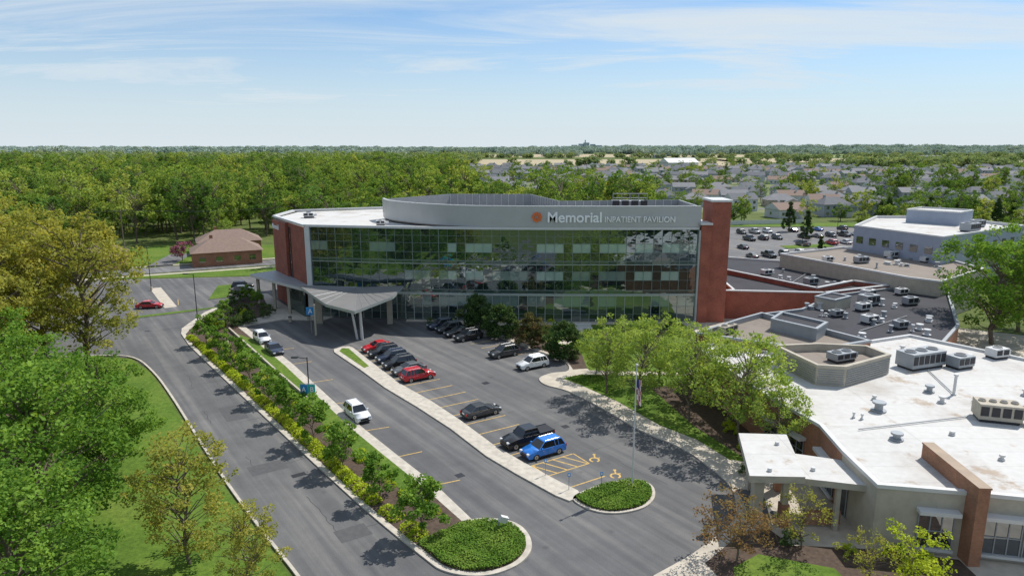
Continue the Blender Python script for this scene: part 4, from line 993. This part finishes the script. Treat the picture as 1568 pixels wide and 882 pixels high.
place('maple_tree',tg,76,104,1.05); place('maple_tree',tg,86,112,0.9); place('maple_tree',tg,92,98,1)
tro=tree_mesh('redbud_small',5.4,3.1,M['leaf_rust'],70,44,0.17,0.25,'round',0.2,0.09,seed=41,inner=0.2)
place('young_redbud_tree',tro,17.0,46.4,1.05)
trs=tree_mesh('bare_small',4.8,2.4,M['leaf_olive'],50,24,0.16,0.25,'round',0.2,0.08,seed=42,inner=0.2)
place('young_tree',trs,22.6,48.0,1.05); place('young_tree',trs,25.5,43.2,0.9)
trl=tree_mesh('lime_small',5,2.4,M['leaf_lime'],45,40,0.2,0.2,'round',0.22,0.08,seed=43)
place('young_lime_tree',trl,28.6,43.5,0.95)
tb=tree_mesh('maple_big',15.5,7.2,M['leaf_green'],170,105,0.33,0.10,'round',0.18,0.32,seed=51,inner=0.3)
tb2=tree_mesh('maple_big2',15.0,6.4,M['leaf_green'],130,105,0.33,0.10,'round',0.19,0.32,seed=57,inner=0.25)
place('maple_tree',tb,-37.0,48.5,1.02,0.7); place('maple_tree',tb2,-46,60,0.95,2.7); place('maple_tree',tb,-31,37,0.8,1.7); place('maple_tree',tb2,-39.5,61.0,0.78,4.0); place('maple_tree',tb2,-55,70,0.95,1.0); place('maple_tree',tb,-52,48,0.9,3.0)
ty=tree_mesh('elm_sparse',10.5,3.6,M['leaf_olive'],120,50,0.22,0.10,'round',0.17,0.14,seed=52,inner=0.1)
place('young_elm_tree',ty,-24.4,46.3,1.05); place('young_elm_tree',ty,-18.2,42.0,0.72)
to=[tree_mesh('oak_sparse_%d'%i,22,8.4,M['leaf_olive'],190,66,0.40,0.16,'round',0.145,0.42,seed=60+i,inner=0.2) for i in range(2)]
for i,(x,y,s_) in enumerate([(-59,91,1.02),(-66,85,1.0),(-70,98,1.0),(-64,75,0.95),(-76,88,1.1),(-84,110,1.05),(-96,104,1.1),(-88,92,1.05),(-80,76,1.05),(-103,95,1.1)]): place('oak_tree',to[i%2],x,y,s_)
ev=tree_mesh('yew',4.6,2.1,M['leaf_dark'],70,100,0.24,0.02,'egg',0.28,0.1,seed=71); ev2=tree_mesh('yew_rust',4.2,2.0,M['leaf_rustdark'],70,100,0.22,0.02,'egg',0.28,0.1,seed=72)
place('evergreen_shrub',ev,-6.0,113.8,1.28,z=0.1); place('evergreen_shrub',ev,-1.6,108.2,1.22,z=0.1); place('evergreen_shrub',ev2,3.2,103.2,1.25,z=0.1); place('evergreen_shrub',ev,7.8,97,1.25,z=0.1)
place('evergreen_shrub',ev2,15,104,0.5,z=0.1); place('evergreen_shrub',ev,27,112,0.5,z=0.1)
eb=tree_mesh('shrub',1.6,1.1,M['leaf_dark'],22,45,0.18,0.02,'egg',0.35,0.05,seed=73); eb2=tree_mesh('shrub_lime',1.2,1.0,M['leaf_lime'],22,45,0.16,0.02,'egg',0.35,0.05,seed=74)
for k in range(34):
    x=random.uniform(-56,-45); y=random.uniform(112,138)
    if x>-47.5-(y-112)*0.25 and y>128: continue
    place('shrub',random.choice([eb,eb2,eb]),x,y,random.uniform(0.7,1.3),z=0.1)
for x,y in ((22,48.6),(26,47.5),(29.5,46.9),(31.5,46.6),(24,66),(24.2,71.5),(23.2,84),(22.4,60.5),(30,45.5),(24,70),(25.5,64)): place('shrub',random.choice([eb,eb2]),x,y,random.uniform(0.5,0.8),z=0.13)
for x in range(-14,31,3):
    if abs(x-12)>2: place('shrub',random.choice([eb,eb2]),x+random.uniform(-.5,.5),116.9,random.uniform(0.4,0.7),z=0.13)
def mound_pts(cx,cy,r,h,n):
    d=RNG.normal(size=(n,3)); d/=np.linalg.norm(d,axis=1)[:,None]; d[:,2]=np.abs(d[:,2])
    k=RNG.uniform(0.75,1.02,n)[:,None]; return np.array([cx,cy,0.12])+d*k*np.array([r,r,h])
hl_=smooth([(-52.6,107.5),(-49.6,103.9),(-38.4,89.3),(-28.3,76.2),(-18.6,63.6),(-11.7,54.7),(-7,49.2)],False,8)
P=[]; prev=Vector(hl_[0]); nxt=0; tot=0
for q in hl_[1:]:
    q=Vector(q); L=(q-prev).length; dd=(q-prev)/L
    s_=nxt-tot
    while s_<L:
        c=prev+dd*s_
        if random.random()<0.95: P.append(mound_pts(c.x+random.uniform(-.1,.1),c.y,random.uniform(0.7,0.95),random.uniform(0.5,0.85),400))
        nxt+=1.2; s_=nxt-tot
    tot+=L; prev=q
leafmass('hedge',np.concatenate(P),0.17,M['leaf_lime'],0.5)
P=[];P2=[]
for k in range(90):
    t=random.random(); a=Vector((-50,106)).lerp(Vector((-7.5,51.5)),t); c=a+Vector((1.3,1.0))+Vector((random.uniform(-.6,.6),random.uniform(-.4,.4)))
    (P if k%2 else P2).append(mound_pts(c.x,c.y,0.6,0.55,170))
leafmass('low_shrubs',np.concatenate(P),0.17,M['leaf_green'],0.4); leafmass('low_shrubs',np.concatenate(P2),0.17,M['leaf_lime'],0.4)
def inpoly(x,y,p):
    c=False; j=len(p)-1
    for i in range(len(p)):
        if ((p[i][1]>y)!=(p[j][1]>y)) and x<(p[j][0]-p[i][0])*(y-p[i][1])/(p[j][1]-p[i][1])+p[i][0]: c=not c
        j=i
    return c
def cover(name,poly,n,zh,mat,size):
    xs_=[p[0] for p in poly]; ys_=[p[1] for p in poly]; out=[]
    while len(out)<n:
        x=random.uniform(min(xs_),max(xs_)); y=random.uniform(min(ys_),max(ys_))
        if inpoly(x,y,poly):
            hgt=zh*(0.75+0.25*math.sin(x*2.3+1.2*math.sin(y*2))*math.sin(y*2.1)); out.append((x,y,0.15+random.random()**0.5*hgt))
    leafmass(name,np.array(out),size,mat,0.9)
cover('ground_cover',ov_in,9000,0.35,M['leaf_cover'],0.17)
isl=endb[9:-1]+[(-5.4,50.6)]
cover('ground_cover',inset(ccw(isl),0.05),17000,0.42,M['leaf_cover'],0.16)
cover('ground_cover',[(9.5,88.8),(7.3,87.8),(9.5,85.2),(12,82),(14,84),(12,89)],4000,0.3,M['leaf_cover'],0.17)

FM=[tree_mesh('forest_kind_%d'%i,h,r,M['leaf_forest'],44,32,0.70,0.18,'round',0.24,0.28,seed=80+i,inner=0.4) for i,(h,r) in enumerate([(15,5.4),(18,5.8),(13,5.0),(19,6.8),(16,4.6),(11,5.2)])]
def clear(x,y):
    t=(x+94)*0.42-(y-168)*0.907
    if abs(t)<7 and -300<x<140: return False
    if -135<x<-52 and 155<y<217: return False
    if x>-52 and x<45 and y<172: return False
    if -132<x<-40 and 92<y<160: return False
    for cx,cy,rx_,ry_ in CLR:
        if ((x-cx)/(rx_+3))**2+((y-cy+12)/(ry_+16))**2<1: return False
    return True
pts=[];scs=[]
def fill(x0,x1,y0,y1,n,smin=0.8,smax=1.25,cond=None):
    k=0;t=0
    while k<n and t<n*6:
        t+=1; x=random.uniform(x0,x1); y=random.uniform(y0,y1)
        if not clear(x,y) or (cond and not cond(x,y)): continue
        pts.append((x,y,-0.05)); scs.append(random.uniform(smin,smax)*(1+0.12*math.sin(x*0.05)*math.sin(y*0.04))); k+=1
left=lambda x,y: x< (50-(y-170)*0.30 if y<420 else -25-(y-420)*0.12)
fill(-420,60,175,420,1200,0.55,1.35,left)
fill(-800,0,420,760,1600,0.6,1.4,left)
fill(-260,-128,60,190,160)
fill(-125,-78,40,90,26,0.8,1.1)
fill(-170,-90,-60,60,60)
fill(40,130,272,292,14,0.5,0.7); fill(130,260,225,300,34,0.5,0.9); fill(150,420,180,330,70,0.6,1.0,lambda x,y:x>130)
fill(-40,700,330,900,640,0.3,0.8,lambda x,y: all((x-a)**2+(y-b)**2>60 for a,b in hp))
fill(15,75,300,345,26,0.8,1.1)
fill(230,420,360,460,40,0.9,1.3)
fill(-90,90,-60,12,200,0.8,1.1)
scatter('woodland',pts,scs,FM)
PM=[tree_mesh('pine_kind_%d'%i,10,2.6,M['leaf_dark'],70,26,0.55,0.05,'cone',0.22,0.16,seed=90+i) for i in range(2)]
for x,y,s_ in ((98,226,1),(101,248,1.1),(135,250,1.1),(141,256,1.2),(150,252,1),(160,262,1.2),(168,258,1.1),(176,268,1.2),(186,262,1.1),(84,184,0.7),(196,268,1.0),(-62,246,1.3),(-100,150,0.9)): place('pine_tree',PM[random.randrange(2)],x,y,s_)
place('redbud_tree',tree_mesh('redbud',4.5,2.4,M['leaf_pink'],30,50,0.3,0.15,'round',0.3,0.1,seed=97),-90,184,1.2)
FF=[tree_mesh('far_kind_%d'%i,15,9,M['leaf_far_haze'],34,16,2.0,0.05,'round',0.3,0.3,seed=100+i) for i in range(3)]
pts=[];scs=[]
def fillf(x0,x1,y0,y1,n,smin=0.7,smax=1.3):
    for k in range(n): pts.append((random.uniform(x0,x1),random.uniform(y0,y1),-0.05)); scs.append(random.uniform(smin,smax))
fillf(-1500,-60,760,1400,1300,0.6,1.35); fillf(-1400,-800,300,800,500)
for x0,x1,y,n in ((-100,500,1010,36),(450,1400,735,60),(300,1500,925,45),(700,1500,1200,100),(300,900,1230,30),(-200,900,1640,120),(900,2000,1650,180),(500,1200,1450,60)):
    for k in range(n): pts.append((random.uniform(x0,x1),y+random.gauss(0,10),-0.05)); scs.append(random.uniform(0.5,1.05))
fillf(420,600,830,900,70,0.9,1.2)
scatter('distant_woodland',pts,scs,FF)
FV=[tree_mesh('vfar_kind_%d'%i,20,26,M['leaf_vfar_haze'],40,14,5.0,0.02,'round',0.3,0.3,seed=110+i) for i in range(2)]
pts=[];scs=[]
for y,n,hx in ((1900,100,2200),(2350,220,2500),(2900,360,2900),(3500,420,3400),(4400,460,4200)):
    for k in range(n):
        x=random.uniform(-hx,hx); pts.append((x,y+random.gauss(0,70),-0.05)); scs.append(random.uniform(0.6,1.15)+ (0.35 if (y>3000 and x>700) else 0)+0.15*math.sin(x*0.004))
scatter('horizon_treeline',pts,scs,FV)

# ================================================================= LIGHT, SKY, CAMERA
el=math.radians(53); sd=Vector((0.78,0.625)).normalized()
L=bpy.data.lights.new('sun','SUN'); L.energy=5.0; L.angle=math.radians(0.5); L.color=(1.0,0.955,0.88)
so=bpy.data.objects.new('sun',L); C.objects.link(so)
dirv=Vector((sd.x*math.cos(el),sd.y*math.cos(el),math.sin(el)))
so.rotation_euler=dirv.to_track_quat('Z','Y').to_euler(); so.location=(60,60,120)
w=bpy.data.worlds.new('World'); sc.world=w; w.use_nodes=True; nt=w.node_tree; nt.nodes.clear()
sky=N(nt,'ShaderNodeTexSky'); sky.sky_type='NISHITA'; sky.sun_disc=False; sky.sun_elevation=el; sky.sun_rotation=math.atan2(sd.x,sd.y)
sky.air_density=1.0; sky.dust_density=0.4; sky.ozone_density=2.0; sky.altitude=200
bg=N(nt,'ShaderNodeBackground'); bg.inputs['Strength'].default_value=0.12; nt.links.new(mix(nt,1.0,sky.outputs[0],(0.60,0.86,1.08),'MULTIPLY'),bg.inputs[0])
tc=N(nt,'ShaderNodeTexCoord'); sp=N(nt,'ShaderNodeSeparateXYZ'); nt.links.new(tc.outputs['Generated'],sp.inputs[0])
mz=N(nt,'ShaderNodeMath',operation='MAXIMUM'); nt.links.new(sp.outputs[2],mz.inputs[0]); mz.inputs[1].default_value=0.0
az=N(nt,'ShaderNodeMath',operation='ADD'); nt.links.new(mz.outputs[0],az.inputs[0]); az.inputs[1].default_value=0.07
dx=N(nt,'ShaderNodeMath',operation='DIVIDE'); nt.links.new(sp.outputs[0],dx.inputs[0]); nt.links.new(az.outputs[0],dx.inputs[1])
dy=N(nt,'ShaderNodeMath',operation='DIVIDE'); nt.links.new(sp.outputs[1],dy.inputs[0]); nt.links.new(az.outputs[0],dy.inputs[1])
cb=N(nt,'ShaderNodeCombineXYZ'); nt.links.new(dx.outputs[0],cb.inputs[0]); nt.links.new(dy.outputs[0],cb.inputs[1])
mp=N(nt,'ShaderNodeMapping'); mp.inputs['Rotation'].default_value=(0,0,math.radians(-14)); mp.inputs['Scale'].default_value=(0.30,0.8,1); nt.links.new(cb.outputs[0],mp.inputs[0])
nz=N(nt,'ShaderNodeTexNoise'); nz.inputs['Scale'].default_value=1.0; nz.inputs['Detail'].default_value=11; nz.inputs['Roughness'].default_value=0.64; nz.inputs['Distortion'].default_value=0.8
nt.links.new(mp.outputs[0],nz.inputs['Vector'])
cr=ramp(nt,nz.outputs['Fac'],[(0.34,(0.08,0.08,0.08)),(0.47,(0.40,0.40,0.40)),(0.58,(0.80,0.80,0.80)),(0.70,(0.97,0.97,0.97))])
hz=ramp(nt,mz.outputs[0],[(0.0,(0.94,0.94,0.94)),(0.04,(0.78,0.78,0.78)),(0.10,(0.46,0.46,0.46)),(0.20,(0.08,0.08,0.08))])
mm=N(nt,'ShaderNodeMath',operation='MAXIMUM'); nt.links.new(cr,mm.inputs[0]); nt.links.new(hz,mm.inputs[1])
bg2=N(nt,'ShaderNodeBackground'); bg2.inputs[0].default_value=(0.71,0.79,0.85,1); bg2.inputs[1].default_value=1.0
mx=N(nt,'ShaderNodeMixShader'); nt.links.new(mm.outputs[0],mx.inputs[0]); nt.links.new(bg.outputs[0],mx.inputs[1]); nt.links.new(bg2.outputs[0],mx.inputs[2])
wo=N(nt,'ShaderNodeOutputWorld'); nt.links.new(mx.outputs[0],wo.inputs[0])

cam=bpy.data.cameras.new('camera'); cam.sensor_width=36; cam.lens=24.0; cam.clip_start=0.5; cam.clip_end=20000
co=bpy.data.objects.new('camera',cam); C.objects.link(co); co.location=(0,0,31); co.rotation_euler=(math.radians(90)-math.atan(219/1045.),0,0)
sc.camera=co
